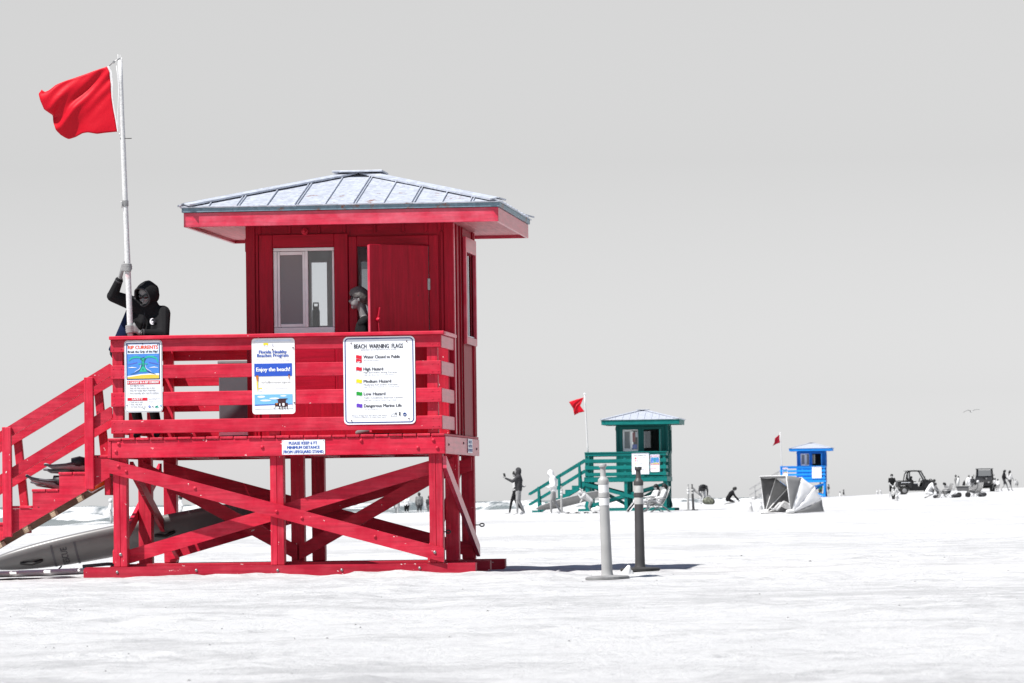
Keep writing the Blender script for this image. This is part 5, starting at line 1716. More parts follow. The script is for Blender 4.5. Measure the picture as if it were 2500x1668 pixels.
sb_ = thing('storage_box', 'dark grey storage box on the red deck beside the cabin', 'box', tower_pt(red_tower, 1.09, 1.9, DECK + .003), -YAW)
box('bin', sb_, M['slate'], (-.18, -.35, .0), (.16, .35, .78), ch=.012)
box('lid', sb_, plain('box_lid_grey', (.2, .2, .2), .6), (-.19, -.36, .783), (.17, .36, .82), ch=.01)
box('plinth', sb_, M['alu'], (-.182, -.353, .03), (.15, -.351, .16), ch=.0005)
bt = thing('water_bottle', 'dark water bottle with loop handle on the red cabin window ledge', 'bottle', tower_pt(red_tower, 1.725, 3.20, 2.665), -YAW)
lathe('bottle', bt, M['slate'], [(.040, 0), (.042, .01), (.042, .17), (.036, .19), (.03, .195)], 14)
lathe('cap', bt, M['slate'], [(.034, .196), (.034, .225)], 14)
tube('loop', bt, M['slate'], [(-.026, 0, .222), (-.026, 0, .262), (.026, 0, .262), (.026, 0, .222)], .009, 6)
box('window_ledge', red_tower, M['inner'], (1.55, 3.14, 2.640), (1.98, 3.236, 2.662))
rc = thing('rescue_float', 'orange rescue float tucked under the red stairs', 'float', tower_pt(red_tower, -.20, .5, .99), -YAW)
rc.rotation_euler = (0, R(-28), -YAW)
tube('float', rc, plain('float_orange', (.75, .10, .01), .4), [(-.14, 0, 0), (-.09, 0, 0), (.06, 0, 0), (.12, 0, 0)], [.01, .055, .055, .02], 12)
tube('tow_cord', rc, M['white'], [(-.13, 0, -.01), (-.10, -.03, -.06), (.06, -.03, -.06)], .006, 6)

# ------------------------------------------------------------------ bollards and cones
M['post_light'] = plain('bollard_light_grey', (.32, .32, .315), .5, 0, .10, 5)
M['post_dark'] = plain('bollard_dark_grey', (.05, .049, .05), .5, 0, .15, 5)
M['base_light'] = plain('bollard_base_grey', (.19, .19, .19), .8, 0, .2)
M['base_dark'] = plain('bollard_base_black', (.03, .03, .03), .8, 0, .2)
M['band'] = plain('reflective_band', (.66, .66, .66), .35, 0, .04)
M['band_dull'] = plain('worn_reflective_band', (.44, .44, .43), .45, 0, .22, 14)
def bollard(label, px, Y, mat, base, lean, group, band='band', seg=20, sink=.0):
    p = on_sand(px, Y)
    t = thing('bollard', label, 'bollard', (p.x, p.y, p.z - sink), 0, group)
    t.rotation_euler = (R(lean[1]), R(lean[0]), 0)
    lathe('base', t, M[base], [(.195, .0), (.205, .006), (.205, .026), (.19, .034), (.07, .042)], 24, smooth=False)
    r = .047
    lathe('post', t, M[mat], [(r + .012, .040), (r + .006, .06), (r + .004, .10), (r + .001, .4), (r - .001, .685), (r - .001, .885), (r + .003, .888), (r + .004, .918), (r + .001, .935), (.036, .948), (.029, .957), (.026, .966), (.025, 1.045),
                              (.036, 1.050), (.037, 1.056), (.037, 1.072), (.033, 1.078)], seg)
    lathe('collar', t, M[mat], [(r - .001, .762), (r + .004, .766), (r + .005, .785), (r + .004, .805), (r - .001, .809)], seg)
    for (z0, z1) in ((.692, .760), (.811, .884)):
        lathe('reflective_band', t, M[band], [(r - .001, z0 - .001), (r + .0015, z0), (r + .0015, z1), (r - .001, z1 + .001)], seg)
bollard('pale grey bollard nearest the camera with white bands', 1483, 44.6, 'post_light', 'base_light', (-1.6, 0), 'bollards by the red tower')
bollard('dark grey bollard behind the pale one, with worn bands', 1563, 49.6, 'post_dark', 'base_dark', (-.3, 0), 'bollards by the red tower', 'band_dull')
bollard('pale bollard standing in front of the teal stairs', 1371, 195, 'post_light', 'base_light', (.4, 0), 'far bollards')
bollard('pale bollard of the far pair right of the teal tower', 1680, 196, 'post_light', 'base_light', (.5, 0), 'far bollards')
bollard('dark bollard of the far pair right of the teal tower', 1693, 196, 'post_dark', 'base_dark', (-2.2, 0), 'far bollards', 'band_dull')
# lump of white sand packed against the pale bollard
lp = on_sand(1530, 45.6)
lt = thing('sand_lump', 'small white lump on the base beside the pale bollard', 'lump', lp)
blob('lump', lt, [((0, 0, .0), .05, (.01, 0, .07), .035, 'a'), ((-.02, -.01, .03), .04, (.02, .01, .10), .022, 'a'), ((.03, 0, 0), .045, (.04, .01, .05), .025, 'a')], .008, {'a': M['board_white']}, 1)

M['cone'] = plain('pale_cone', (.36, .36, .36), .5, 0, .1)
def cone(label, px, Y, h, group='traffic cones on the sand'):
    p = on_sand(px, Y)
    t = thing('traffic_cone', label, 'traffic cone', p, R(12), group)
    k = h / .46
    box('base', t, M['cone'], (-.15 * k, -.15 * k, 0), (.15 * k, .15 * k, .025 * k), ch=.006)
    lathe('body', t, M['cone'], [(.11 * k, .026 * k), (.10 * k, .04 * k), (.075 * k, .2 * k), (.030 * k, .44 * k), (.022 * k, .46 * k)], 14)
    lathe('band', t, M['band'], [(.062 * k, .262 * k), (.0635 * k, .262 * k), (.047 * k, .352 * k), (.045 * k, .352 * k)], 14)
cone('traffic cone farther left of the grey tent', 1833, 176, .38)
cone('traffic cone close against the left edge of the grey tent', 1858, 180, .37)
cone('traffic cone in front of the boy in dark clothes', 2188.5, 270, .46)
cone('left one of two far cones before the sand crest', 2141.5, 400, .46)
cone('right one of two far cones before the sand crest', 2149.5, 395, .46)
cone('far cone between the beach chairs and the wagon', 2325, 420, .46)

# ------------------------------------------------------------------ tent
M['tent_grey'] = plain('tent_grey', (.20, .20, .20), .6, 0, .12, 3, .4, .4, 14)
M['tent_white'] = plain('tent_white', (.78, .78, .78), .6, 0, .08, 3, .4, .4, 14)
M['tent_dark'] = plain('tent_dark', (.10, .10, .102), .6, 0, .12, 3, .4, .4, 14)
def tent():
    p = on_sand(1931, 161)
    t = thing('beach_tent', 'grey and white folding beach tent with ribbed fan panels', 'tent', p)
    ax = Vector((-.42, .907, 0)); bk = Vector((.907, .42, 0)); up = Vector((0, 0, 1))
    Wd, Rr = 1.88, 1.27
    angs = [97, 70, 44, 21, 2]
    ray = lambda a: bk * math.cos(R(a)) + up * math.sin(R(a))
    cols = ['tent_grey', 'tent_white', 'tent_white', 'tent_grey']
    for i in range(4):
        a0, a1 = angs[i], angs[i + 1]
        for (side, nm) in ((0, 'side_panel'), (1, 'side_panel'), (2, 'roof_panel')):
            V, F = [], []
            n, m = 6, 9
            for j in range(n + 1):
                a = a0 + (a1 - a0) * j / n
                sag = math.sin(math.pi * j / n)
                for k in range(m + 1):
                    q = k / m
                    if side < 2:
                        puff = .035 * sag * math.sin(math.pi * min(1, q * 1.1)) + .012 * sag * math.sin(26 * q)
                        V.append(ray(a) * (Rr * (.03 + .97 * q) * (1 - .03 * sag * q)) + ax * (Wd * side) + ax * (puff * (1 if side else -1)))
                    else:
                        V.append(ray(a) * (Rr * (1 - .03 * sag)) + ax * (Wd * q) + ray(a) * (.02 * sag * math.sin(9 * q)))
            for j in range(n):
                for k in range(m): F.append([j * (m + 1) + k, j * (m + 1) + k + 1, (j + 1) * (m + 1) + k + 1, (j + 1) * (m + 1) + k])
            mt = cols[i] if side != 1 else ('tent_dark' if i == 0 else 'tent_grey' if i % 2 else 'tent_dark')
            o = mesh(nm, V, F, M[mt], t, True)
            o.modifiers.new('t', 'SOLIDIFY').thickness = .006
    for a in angs:
        r_ = ray(a) * (Rr + .01)
        tube('rib', t, M['alu'] if a > 90 else M['tent_white'], [Vector((0, 0, .01)), r_ * .5, r_, r_ + ax * (Wd * .5), r_ + ax * Wd, r_ * .5 + ax * Wd, ax * Wd + Vector((0, 0, .01))], .014, 6)
    # valance under the front crossbar and ground sheet
    V = []
    for k in range(9):
        q = k / 8
        V += [ray(97) * (Rr + .005) + ax * (Wd * q), ray(97) * (Rr - .07 - .015 * math.sin(q * 11)) + ax * (Wd * q)]
    mesh('valance', V, [[2 * k, 2 * k + 1, 2 * k + 3, 2 * k + 2] for k in range(8)], M['tent_dark'], t).modifiers.new('t', 'SOLIDIFY').thickness = .01
    V = [bk * -.35, bk * 1.2, bk * 1.2 + ax * Wd, bk * -.35 + ax * Wd]
    mesh('ground_sheet', [v + Vector((0, 0, .035)) for v in V], [[0, 1, 2, 3]], M['tent_white'], t).modifiers.new('t', 'SOLIDIFY').thickness = .012
    for s in (0, 1):
        blob('sandbag', t, [(ax * (Wd * s) + bk * -.12 + Vector((0, 0, .06)), .07, ax * (Wd * s) + bk * .08 + Vector((0, 0, .08)), .08, 'a')], .02, {'a': M['board_white']}, 1)
    # person lying inside, feet towards the opening
    q = thing('person', 'person in black top lying inside the grey tent, pale trousers', 'person', p)
    f = lambda b, a, z: bk * b + ax * a + up * z
    J = dict(pelvis=f(.35, .62, .20), chest=f(.55, .62, .42), neck=f(.60, .62, .58), head=f(.58, .62, .70), shR=f(.55, .45, .54), elR=f(.45, .36, .35), wrR=f(.25, .42, .28), haR=f(.18, .45, .27),
             shL=f(.55, .80, .54), elL=f(.45, .90, .35), wrL=f(.25, .85, .28), haL=f(.18, .82, .27), hiR=f(.33, .53, .19), knR=f(.0, .50, .38), anR=f(-.26, .50, .13), toR=f(-.36, .50, .20),
             hiL=f(.33, .71, .19), knL=f(-.02, .74, .34), anL=f(-.28, .74, .13), toL=f(-.38, .74, .20), face=-bk)
    blob('body', q, limbs(J, fore='top', calf='pants', hood='hood'), .028, {'top': CL['black'], 'pants': CL['light'], 'skin': SK['pale'], 'shoe': SK['pale'], 'hair': HR['dark'], 'hood': CL['black']})
tent()

# ------------------------------------------------------------------ beach vehicles
M['car_black'] = plain('vehicle_dark_paint', (.010, .010, .011), .4, 0, .2, 3, .25)
M['car_grey'] = plain('vehicle_grey_panel', (.022, .022, .023), .5, 0, .2, 3, .25)
M['rim'] = plain('wheel_rim', (.26, .26, .26), .4, .4, .1)
M['tyre'] = plain('tyre_rubber', (.02, .02, .02), .9, 0, .2)
M['windscreen'] = glass('windscreen', (.60, .61, .62), .97)
def utility_vehicle(label, loc, yaw):
    """x forward, y left, built about 2.9 m long"""
    t = thing('utility_vehicle', label, 'beach vehicle', loc, yaw)
    K, G_ = M['car_black'], M['car_grey']
    yb = .66
    prism('chassis', t, K, [(-1.30, .42), (-.62, .42), (-.5, .28), (.52, .28), (.68, .42), (1.42, .42), (1.42, .58), (.66, .62), (.5, .46), (-.46, .46), (-.6, .66), (-1.36, .66)], 'y', -yb, yb)
    prism('cargo_bed', t, G_, [(-1.38, .56), (-1.26, .70), (-.72, .70), (-.56, .50), (-.40, .50), (-.42, 1.04), (-1.40, 1.02), (-1.47, .95), (-1.46, .6)], 'y', -.70, .70)
    for s in (-1, 1):
        box('bed_rail', t, K, (-1.44, s * .70 - .02, 1.045), (-.45, s * .70 + .02, 1.085))
        for k in range(7):
            box('lettering', t, M['sign_white'], (-1.22 + k * .10, s * .704 - .002, .90), (-1.15 + k * .10, s * .704 + .002, .945), ch=.0005)
    prism('bonnet', t, G_, [(.60, .60), (1.42, .55), (1.46, .72), (1.40, .92), (1.05, 1.08), (.66, 1.16), (.56, 1.1)], 'y', -.66, .66)
    box('bumper', t, K, (1.43, -.55, .44), (1.52, .55, .60), ch=.02)
    box('tailgate', t, K, (-1.49, -.66, .70), (-1.455, .66, .99), ch=.01)
    for s in (-1, 1):
        lathe('headlight', t, M['rim'], [(.02, -.01), (.075, 0), (.075, .03), (.03, .045)], 12, loc=(1.44, s * .45, .74), rot=(0, math.pi / 2, 0))
        box('tail_light', t, M['rim'], (-1.50, s * .56 - .06, .86), (-1.488, s * .56 + .06, .94), ch=.002)
    box('seat', t, K, (-.36, -.58, .62), (.10, .58, .76), ch=.04)
    prism('seat_back', t, K, [(-.46, .76), (-.30, .76), (-.42, 1.25), (-.53, 1.25)], 'y', -.58, .58)
    box('dashboard', t, K, (.44, -.58, .88), (.66, .58, 1.06), ch=.03)
    tube('steering_wheel', t, K, [(.34 + .05 * math.cos(a), .30 + .17 * math.sin(a), 1.10 + .15 * math.cos(a)) for a in np.linspace(0, 2 * math.pi, 13)], .018, 6)
    for s in (-1, 1):
        y = s * .62
        tube('roll_bar', t, K, [(-.50, y, .66), (-.55, y, 1.2), (-.56, y * .94, 1.72), (-.40, y * .92, 1.80), (.22, y * .92, 1.80), (.34, y * .93, 1.74), (.64, y * .97, 1.20), (.72, y, .95)], .046, 8)
        tube('roll_bar', t, K, [(-.86, y, 1.0), (-.78, y * .95, 1.5), (-.62, y * .92, 1.79)], .04, 8)
        prism('door_sill', t, K, [(-.5, .30), (.56, .30), (.62, 1.0), (.50, 1.02), (.36, .62), (.12, .60), (-.16, .74), (-.42, 1.02)], 'y', s * .66 - .015, s * .66 + .015)
        prism('fender', t, G_, [(.52, .50), (.66, .92), (1.30, .92), (1.46, .62), (1.40, .56), (1.24, .74), (.84, .74), (.66, .48)], 'y', s * .70 - .06, s * .70 + .06)
    prism('roof', t, K, [(-.84, 1.795), (-.80, 1.83), (-.2, 1.86), (.40, 1.82), (.44, 1.785), (-.2, 1.80)], 'y', -.68, .68)
    mesh('windscreen', [(.36, -.58, 1.74), (.36, .58, 1.74), (.67, .60, 1.08), (.67, -.60, 1.08)], [[0, 1, 2, 3]], M['windscreen'], t)
    mesh('rear_window', [(-.58, -.57, 1.72), (-.58, .57, 1.72), (-.56, .58, 1.22), (-.56, -.58, 1.22)], [[0, 1, 2, 3]], M['windscreen'], t)
    for s in (-1, 1):
        tube('mirror', t, K, [(.58, s * .66, 1.22), (.58, s * .80, 1.26), (.58, s * .82, 1.36)], [.012, .012, .05], 8)
    for (x, s) in ((-.98, -1), (-.98, 1), (1.03, -1), (1.03, 1)):
        w = thing('wheel', None, None, (x, s * .62, .30), 0); w.parent = t
        w.rotation_euler = (math.pi / 2, 0, 0)
        lathe('tyre', w, M['tyre'], [(.18, -.11), (.26, -.12), (.295, -.09), (.30, 0), (.295, .09), (.26, .12), (.18, .11)], 22)
        lathe('rim', w, M['rim'], [(.02, -.125 if s > 0 else -.06), (.165, -.115), (.185, -.10), (.185, .10), (.165, .115), (.02, .06 if s > 0 else .125)], 18)
    lathe('spotlight', t, M['rim'], [(.01, -.03), (.06, 0), (.06, .04)], 10, loc=(1.20, .25, 1.04), rot=(0, math.pi / 2, 0))
    tube('winch_hose', t, K, [(1.0, -.1, 1.02), (1.08, .0, 1.14), (1.2, .05, 1.16), (1.3, .1, 1.05)], .035, 8)
    d_ = limbs({k: Vector((-v.y * .8 - .16, v.x * .8 + .28, v.z * .8 + .42)) for k, v in joints(pelvis=(0, .05, .42), chest=(0, .18, .74), neck=(0, .20, .93), head=(0, .18, 1.06), shR=(.18, .18, .88), elR=(.26, 0, .68), wrR=(.2, -.25, .72), haR=(.15, -.32, .74),
             shL=(-.18, .18, .88), elL=(-.26, 0, .68), wrL=(-.2, -.25, .72), haL=(-.15, -.32, .74), hiR=(.09, .03, .40), knR=(.12, -.40, .46), anR=(.12, -.46, .06), toR=(.13, -.60, .03), hiL=(-.09, .03, .40), knL=(-.12, -.40, .46), anL=(-.12, -.46, .06), toL=(-.13, -.60, .03)).items()}, calf='pants')
    return t, d_
def with_driver(label, vehicle):
    t, d_ = vehicle
    q = thing('person', label, 'person', t.location, t.rotation_euler.z)
    blob('body', q, d_, .03, {'top': CL['black'], 'pants': CL['light'], 'skin': SK['mid'], 'shoe': CL['charcoal'], 'hair': HR['dark']})
p = on_sand(2236, 369)
with_driver('driver in dark top and pale trousers sitting in the side-on vehicle', utility_vehicle('dark open-sided beach utility vehicle parked side-on, facing right', p, R(4)))
p = on_sand(2404, 384)
utility_vehicle('dark beach utility vehicle seen from its front end, right of the wagon', p, R(-100))
# ------------------------------------------------------------------ people on the beach
def col(top, pants, skin='mid', shoe=None, hair='dark', hood=None):
    g = lambda k: CL[k] if k in CL else SK[k]
    return {'top': CL[top], 'pants': CL[pants], 'skin': SK[skin], 'shoe': CL[shoe] if shoe else SK[skin], 'hair': HR[hair], 'hood': CL[hood or top]}

# two walkers left of the teal tower
J = joints(**{**WALK, 'elR': (.20, -.22, 1.24), 'wrR': (.16, -.47, 1.36), 'haR': (.15, -.56, 1.42), 'elL': (-.22, .06, 1.13), 'wrL': (-.2, -.14, 1.00), 'haL': (-.2, -.20, .97),
              'anL': (-.09, .20, .09), 'toL': (-.1, .08, .035), 'knL': (-.09, .02, .50), 'anR': (.09, -.06, .08), 'toR': (.1, -.2, .035), 'knR': (.09, -.06, .5)})
w1 = person('walker in charcoal hoodie and grey shorts holding a phone out in front', 1267, 178, 1.76, -90, J, col('charcoal', 'mid', 'mid', 'light', hood='charcoal'), fore='top', hood='hood', bulk=1.28)
J = joints(**{**WALK, 'elL': (-.20, .16, 1.18), 'wrL': (-.18, .34, 1.10), 'haL': (-.18, .40, 1.14)})
person('walker in black leggings mostly hidden behind the charcoal hoodie', 1259, 180, 1.66, -90, J, col('light', 'black', 'mid', 'light'), calf='pants')
ph = place(1231, 1160, 178)
o = thing('phone', 'dark phone in the outstretched hand of the charcoal walker', 'phone', place(1231.5, 1160, 178))
o.rotation_euler = (0, R(-30), R(70))
box('case', o, M['black'], (-.005, -.04, -.075), (.005, .04, .075), ch=.004)
J = joints(**{**WALK, 'elR': (.21, .04, 1.12), 'wrR': (.16, -.20, 1.05), 'haR': (.12, -.28, 1.06), 'elL': (-.21, .04, 1.12), 'wrL': (-.14, -.2, 1.05), 'haL': (-.1, -.28, 1.06),
              'head': (0, -.10, 1.575), 'neck': (0, -.03, 1.47), 'anR': (.09, -.10, .08), 'toR': (.1, -.22, .035), 'knR': (.09, -.10, .50), 'anL': (-.09, .26, .12), 'toL': (-.1, .2, .04), 'knL': (-.09, .04, .50), 'face': (0, -.85, -.5)})
person('walker in white hoodie looking down at a phone by the teal stairs', 1352, 177, 1.68, -90, J, col('white', 'mid', 'pale', 'white', hood='white'), fore='top', calf='pants', hood='hood', bulk=1.28)

# toddler bending over by the teal tower
J = joints(pelvis=(0, .16, .66), chest=(0, -.10, .88), neck=(0, -.27, 1.02), head=(0, -.38, 1.10), shR=(.18, -.2, .98), elR=(.22, -.38, .82), wrR=(.2, -.50, .98), haR=(.2, -.55, 1.06),
           shL=(-.18, -.2, .98), elL=(-.2, -.30, .75), wrL=(-.18, -.40, .60), haL=(-.18, -.44, .54), hiR=(.085, .16, .64), knR=(.1, .06, .36), anR=(.1, .14, .08), toR=(.11, .0, .035),
           hiL=(-.085, .16, .64), knL=(-.1, .04, .36), anL=(-.1, .16, .08), toL=(-.11, .02, .035), face=(0, -.8, .3))
k = person('toddler in pale hooded suit with ears bending by the teal tower', 1436, 186, 1.26, -90, J, col('light', 'mid', 'pale', 'light', hood='light'), fore='top', calf='pants', hood='hood', bulk=1.25)
for s in (-1, 1):
    tube('ear', k, CL['light'], [(.07 * s, -.36, 1.20), (.08 * s, -.40, 1.30), (.08 * s, -.44, 1.36)], [.03, .035, .012], 8)
bg = thing('beach_bag', 'white bag on the sand at the foot of the teal tower', 'bag', on_sand(1456, 192))
blob('bag', bg, [((-.12, 0, .09), .11, (.10, 0, .10), .12, 'a'), ((0, 0, .18), .06, (.05, 0, .24), .03, 'a')], .02, {'a': M['board_white']}, 1)
g2 = surfboard('rescue_board', 'pale rescue board leaning under the teal stairs', on_sand(1392, 199) + Vector((0, 0, .46)), (R(-36), R(-13), -YAW), 2.9, .58, .13, M['board_grey'], 'rescue board')
mt_ = thing('beach_towel', 'crumpled pale towel lying in front of the teal tower', 'towel', on_sand(1428, 184))
V = []; F = []
for i in range(15):
    for j in range(5):
        V.append((-.75 + 1.5 * i / 14, -.4 + .2 * j, .03 + .035 * math.sin(i * 1.9 + j * 1.3)))
for i in range(14):
    for j in range(4): F.append([i * 5 + j, i * 5 + j + 1, i * 5 + j + 6, i * 5 + j + 5])
mesh('cloth', V, F, CL['light'], mt_, True).modifiers.new('t', 'SOLIDIFY').thickness = .02

# beach chairs
def beach_chair(label, px, Y, yaw, cloth, group=None, k=1.0):
    t = thing('beach_chair', label, 'beach chair', on_sand(px, Y), R(yaw), group)
    t.scale = (k, k, k)
    A = M['chair_frame']
    for s in (-1, 1):
        x = .28 * s
        tube('frame', t, A, [(x, .42, .02), (x, .05, .30), (x, -.26, .34)], .014, 6)
        tube('frame', t, A, [(x, -.30, .02), (x, .12, .30), (x, .30, .62), (x, .42, .98)], .014, 6)
        tube('arm_rest', t, A, [(x * 1.05, -.26, .50), (x * 1.05, .24, .52)], .022, 6)
        tube('frame', t, A, [(x, -.26, .34), (x * 1.05, -.24, .50)], .012, 6)
    for (n_, pts) in (('seat', [(-.27, .32), (-.05, .27), (.12, .27)]), ('backrest', [(.14, .30), (.27, .62), (.40, .97)])):
        V, F = [], []
        for (y, z) in pts: V += [(-.27, y, z), (.27, y, z)]
        for i in range(len(pts) - 1): F.append([2 * i, 2 * i + 1, 2 * i + 3, 2 * i + 2])
        mesh(n_, V, F, cloth, t, True).modifiers.new('t', 'SOLIDIFY').thickness = .015
    for (y, z) in ((.42, .02), (-.30, .02), (.42, .98)):
        tube('cross_bar', t, A, [(-.28, y, z), (.28, y, z)], .012, 6)
    return t
def sitting(**kw):
    d = dict(pelvis=(0, .05, .42), chest=(0, .22, .74), neck=(0, .27, .93), head=(0, .24, 1.06), shR=(.18, .25, .88), elR=(.26, .12, .64), wrR=(.2, -.12, .60), haR=(.15, -.18, .58),
             shL=(-.18, .25, .88), elL=(-.26, .12, .64), wrL=(-.2, -.12, .60), haL=(-.15, -.18, .58), hiR=(.09, .03, .40), knR=(.12, -.40, .50), anR=(.12, -.52, .10), toR=(.13, -.66, .05),
             hiL=(-.09, .03, .40), knL=(-.12, -.40, .50), anL=(-.12, -.50, .10), toL=(-.13, -.64, .05))
    d.update(kw)
    return joints(**d)
beach_chair('folding beach chair with pale frame holding the man in white', 1609, 185, -86, CL['grey'])
beach_chair('beach chair behind, holding the long-haired woman', 1590, 186.2, -80, CL['grey'])
man = person('seated man in white hoodie and sunglasses beside the long-haired woman', 1609, 185, 1.62, -86, sitting(), col('white', 'white', 'pale', 'light', hood='white'), fore='top', calf='pants', bulk=1.08, voxel=.02)
wom = person('seated woman with long dark hair, sunglasses and striped top by the teal tower', 1590, 186.2, 1.60, -66, sitting(), col('light', 'white', 'pale', 'light'), fore='top', calf='pants', long_hair=True, voxel=.02)
for q in (man, wom):
    for s in (-1, 1):
        tube('sunglasses_lens', q, M['black_gloss'], [(.035 * s - .02, .145, 1.07), (.035 * s + .02, .145, 1.07)], .026, 8)
for k in range(6):
    tube('shirt_stripe', wom, CL['charcoal'], [(.155 * math.cos(a), .20 + .03 * k * .55 + .155 * math.sin(a), .56 + .055 * k) for a in np.linspace(math.pi, 2 * math.pi, 9)], .006, 5)
bl = thing('blanket', 'white blanket with broad dark stripes over the couple in beach chairs', 'blanket', on_sand(1584, 184.6), R(-84))
for k in range(8):
    V, F = [], []
    n = 10
    for i in range(n + 1):
        s = i / n
        y = .22 - 1.02 * s
        z = (.60 if s < .55 else .60 - (s - .55) * 1.25) + .02 * math.sin(s * 9 + k)
        for q in (0, 1):
            V.append((-.42 + .105 * (k + q), y - .04 * math.sin(k * 1.7), z + .015 * math.sin(4 * (k + q))))
    for i in range(n): F.append([2 * i, 2 * i + 1, 2 * i + 3, 2 * i + 2])
    mesh('stripe', V, F, CL['black'] if k in (2, 5) else CL['white'], bl, True).modifiers.new('t', 'SOLIDIFY').thickness = .02

# stooping man with patterned bag, crouching youth
J = joints(pelvis=(0, .12, .86), chest=(0, -.16, 1.06), neck=(0, -.34, 1.10), head=(0, -.44, 1.07), shR=(.19, -.26, 1.07), elR=(.24, -.34, .80), wrR=(.22, -.40, .56), haR=(.2, -.42, .48),
           shL=(-.19, -.26, 1.07), elL=(-.26, -.30, .80), wrL=(-.2, -.40, .56), haL=(-.18, -.42, .48), hiR=(.1, .12, .84), knR=(.13, -.02, .46), hiL=(-.1, .12, .84), knL=(-.13, -.02, .46), face=(0, -.6, -.8))
person('stooping man in dark hooded jacket beside a patterned bag', 1716, 262, 1.62, 6, J, col('charcoal', 'light', 'mid', 'grey', hood='black'), fore='top', calf='pants', hood='hood', bulk=1.2)
M['camo'] = plain('patterned_cloth', (.10, .105, .08), .8, 0, .9, 9)
b2 = thing('duffel_bag', 'patterned duffel bag at the feet of the stooping man', 'bag', on_sand(1730, 260))
blob('bag', b2, [((-.18, 0, .2), .17, (.16, 0, .17), .19, 'a'), ((-.1, 0, .3), .12, (.0, 0, .38), .07, 'a')], .025, {'a': M['camo']}, 1)
tube('strap', b2, M['slate'], [(-.3, 0, .25), (-.2, -.05, .48), (.05, -.05, .5), (.25, 0, .25)], .02, 6)
tw = thing('towel', 'grey towel blowing out from the dark far bollard', 'towel', place(1704, 1204, 196.2))
V = []; F = []
for i in range(9):
    for j in range(4):
        V.append((-.18 + .36 * i / 8, .05 * math.sin(i * 1.1), .14 - .28 * i / 8 + .045 * j - .05))
for i in range(8):
    for j in range(3): F.append([i * 4 + j, i * 4 + j + 1, i * 4 + j + 5, i * 4 + j + 4])
mesh('cloth', V, F, CL['mid'], tw, True).modifiers.new('t', 'SOLIDIFY').thickness = .01
J = joints(pelvis=(0, .22, .36), chest=(0, .02, .64), neck=(0, -.10, .80), head=(0, -.20, .90), shR=(.18, -.06, .74), elR=(.22, -.20, .50), wrR=(.16, -.36, .28), haR=(.15, -.42, .20),
           shL=(-.18, -.06, .74), elL=(-.22, -.20, .50), wrL=(-.14, -.40, .30), haL=(-.12, -.47, .22), hiR=(.09, .22, .34), knR=(.12, -.16, .16), anR=(.12, .30, .08), toR=(.12, .40, .04),
           hiL=(-.09, .22, .34), knL=(-.12, -.14, .16), anL=(-.12, .32, .08), toL=(-.12, .42, .04), face=(0, -.85, -.5))
person('youth in black hoodie crouching with hands in the sand', 1786, 250, 1.60, 90, J, col('black', 'black', 'mid'), fore='top', bulk=1.15)

# around the blue tower
person('small child in dark top standing right of the blue tower', 2023, 352, .98, -60, joints(), col('charcoal', 'mid', 'pale'))
person('far walker in white right of the blue tower', 2051, 540, 1.15, 90, joints(**WALK), col('white', 'white', 'mid'), calf='pants')
person('far walker in dark top beside the one in white', 2060, 540, 1.36, 90, joints(**WALK), col('charcoal', 'light', 'mid'))
person('person in green shirt seen through the legs of the blue tower', 2003, 380, 1.25, 0, joints(), col('green', 'charcoal', 'mid'))

# group on the right
J = joints(elR=(.24, -.10, 1.14), wrR=(.10, -.26, .95), haR=(.03, -.28, .88), elL=(-.24, -.10, 1.14), wrL=(-.08, -.26, .92), haL=(-.01, -.28, .84), knR=(.16, -.06, .5), anR=(.24, 0, .08), toR=(.26, -.14, .035), anL=(-.18, 0, .08), toL=(-.2, -.14, .035), knL=(-.14, -.04, .5))
boy = person('boy in black shirt and shorts standing with a spade', 2178, 307, 1.62, 8, J, col('black', 'black', 'pale'))
tube('spade', boy, M['alu'], [(.0, -.30, .95), (.03, -.34, .50), (.05, -.36, .30)], .018, 6)
bu = thing('bucket', 'dark bucket on the sand beside the boy', 'bucket', on_sand(2182.5, 303))
lathe('bucket', bu, M['black'], [(.12, 0), (.17, .30), (.175, .31), (.165, .31), (.11, .02)], 14)
tube('bail', bu, M['steel'], [(.17 * math.cos(a), 0, .30 + .12 * math.sin(a)) for a in np.linspace(0, math.pi, 9)], .008, 5)
J = joints(pelvis=(0, .25, .62), chest=(0, -.02, .82), neck=(0, -.18, .98), head=(0, -.27, 1.06), shR=(.18, -.12, .92), elR=(.2, -.26, .66), wrR=(.16, -.36, .44), haR=(.15, -.40, .36), shL=(-.18, -.12, .92), elL=(-.2, -.24, .66), wrL=(-.16, -.34, .44), haL=(-.15, -.38, .36),
           hiR=(.09, .25, .60), knR=(.1, .02, .34), anR=(.1, .2, .09), toR=(.1, .06, .04), hiL=(-.09, .25, .60), knL=(-.1, .0, .34), anL=(-.1, .22, .09), toL=(-.1, .08, .04))
person('pale child bending behind the cone next to the boy', 2190, 300, 1.15, -80, J, col('light', 'white', 'pale'))
J = joints(pelvis=(0, .26, .40), chest=(0, .0, .78), neck=(0, -.16, .98), head=(0, -.24, 1.10), shR=(.18, -.1, .92), elR=(.22, -.2, .64), wrR=(.18, -.44, .54), haR=(.16, -.52, .54), shL=(-.18, -.1, .92), elL=(-.22, -.2, .64), wrL=(-.16, -.44, .5), haL=(-.15, -.52, .5),
           hiR=(.09, .26, .38), knR=(.12, -.18, .34), anR=(.12, .22, .09), toR=(.12, .34, .04), hiL=(-.09, .26, .38), knL=(-.12, -.14, .28), anL=(-.12, .30, .08), toL=(-.12, .42, .04))
person('person in white shirt squatting in front of the side-on vehicle', 2272, 310, 1.74, 90, J, col('white', 'white', 'mid', 'charcoal'), bulk=1.1)
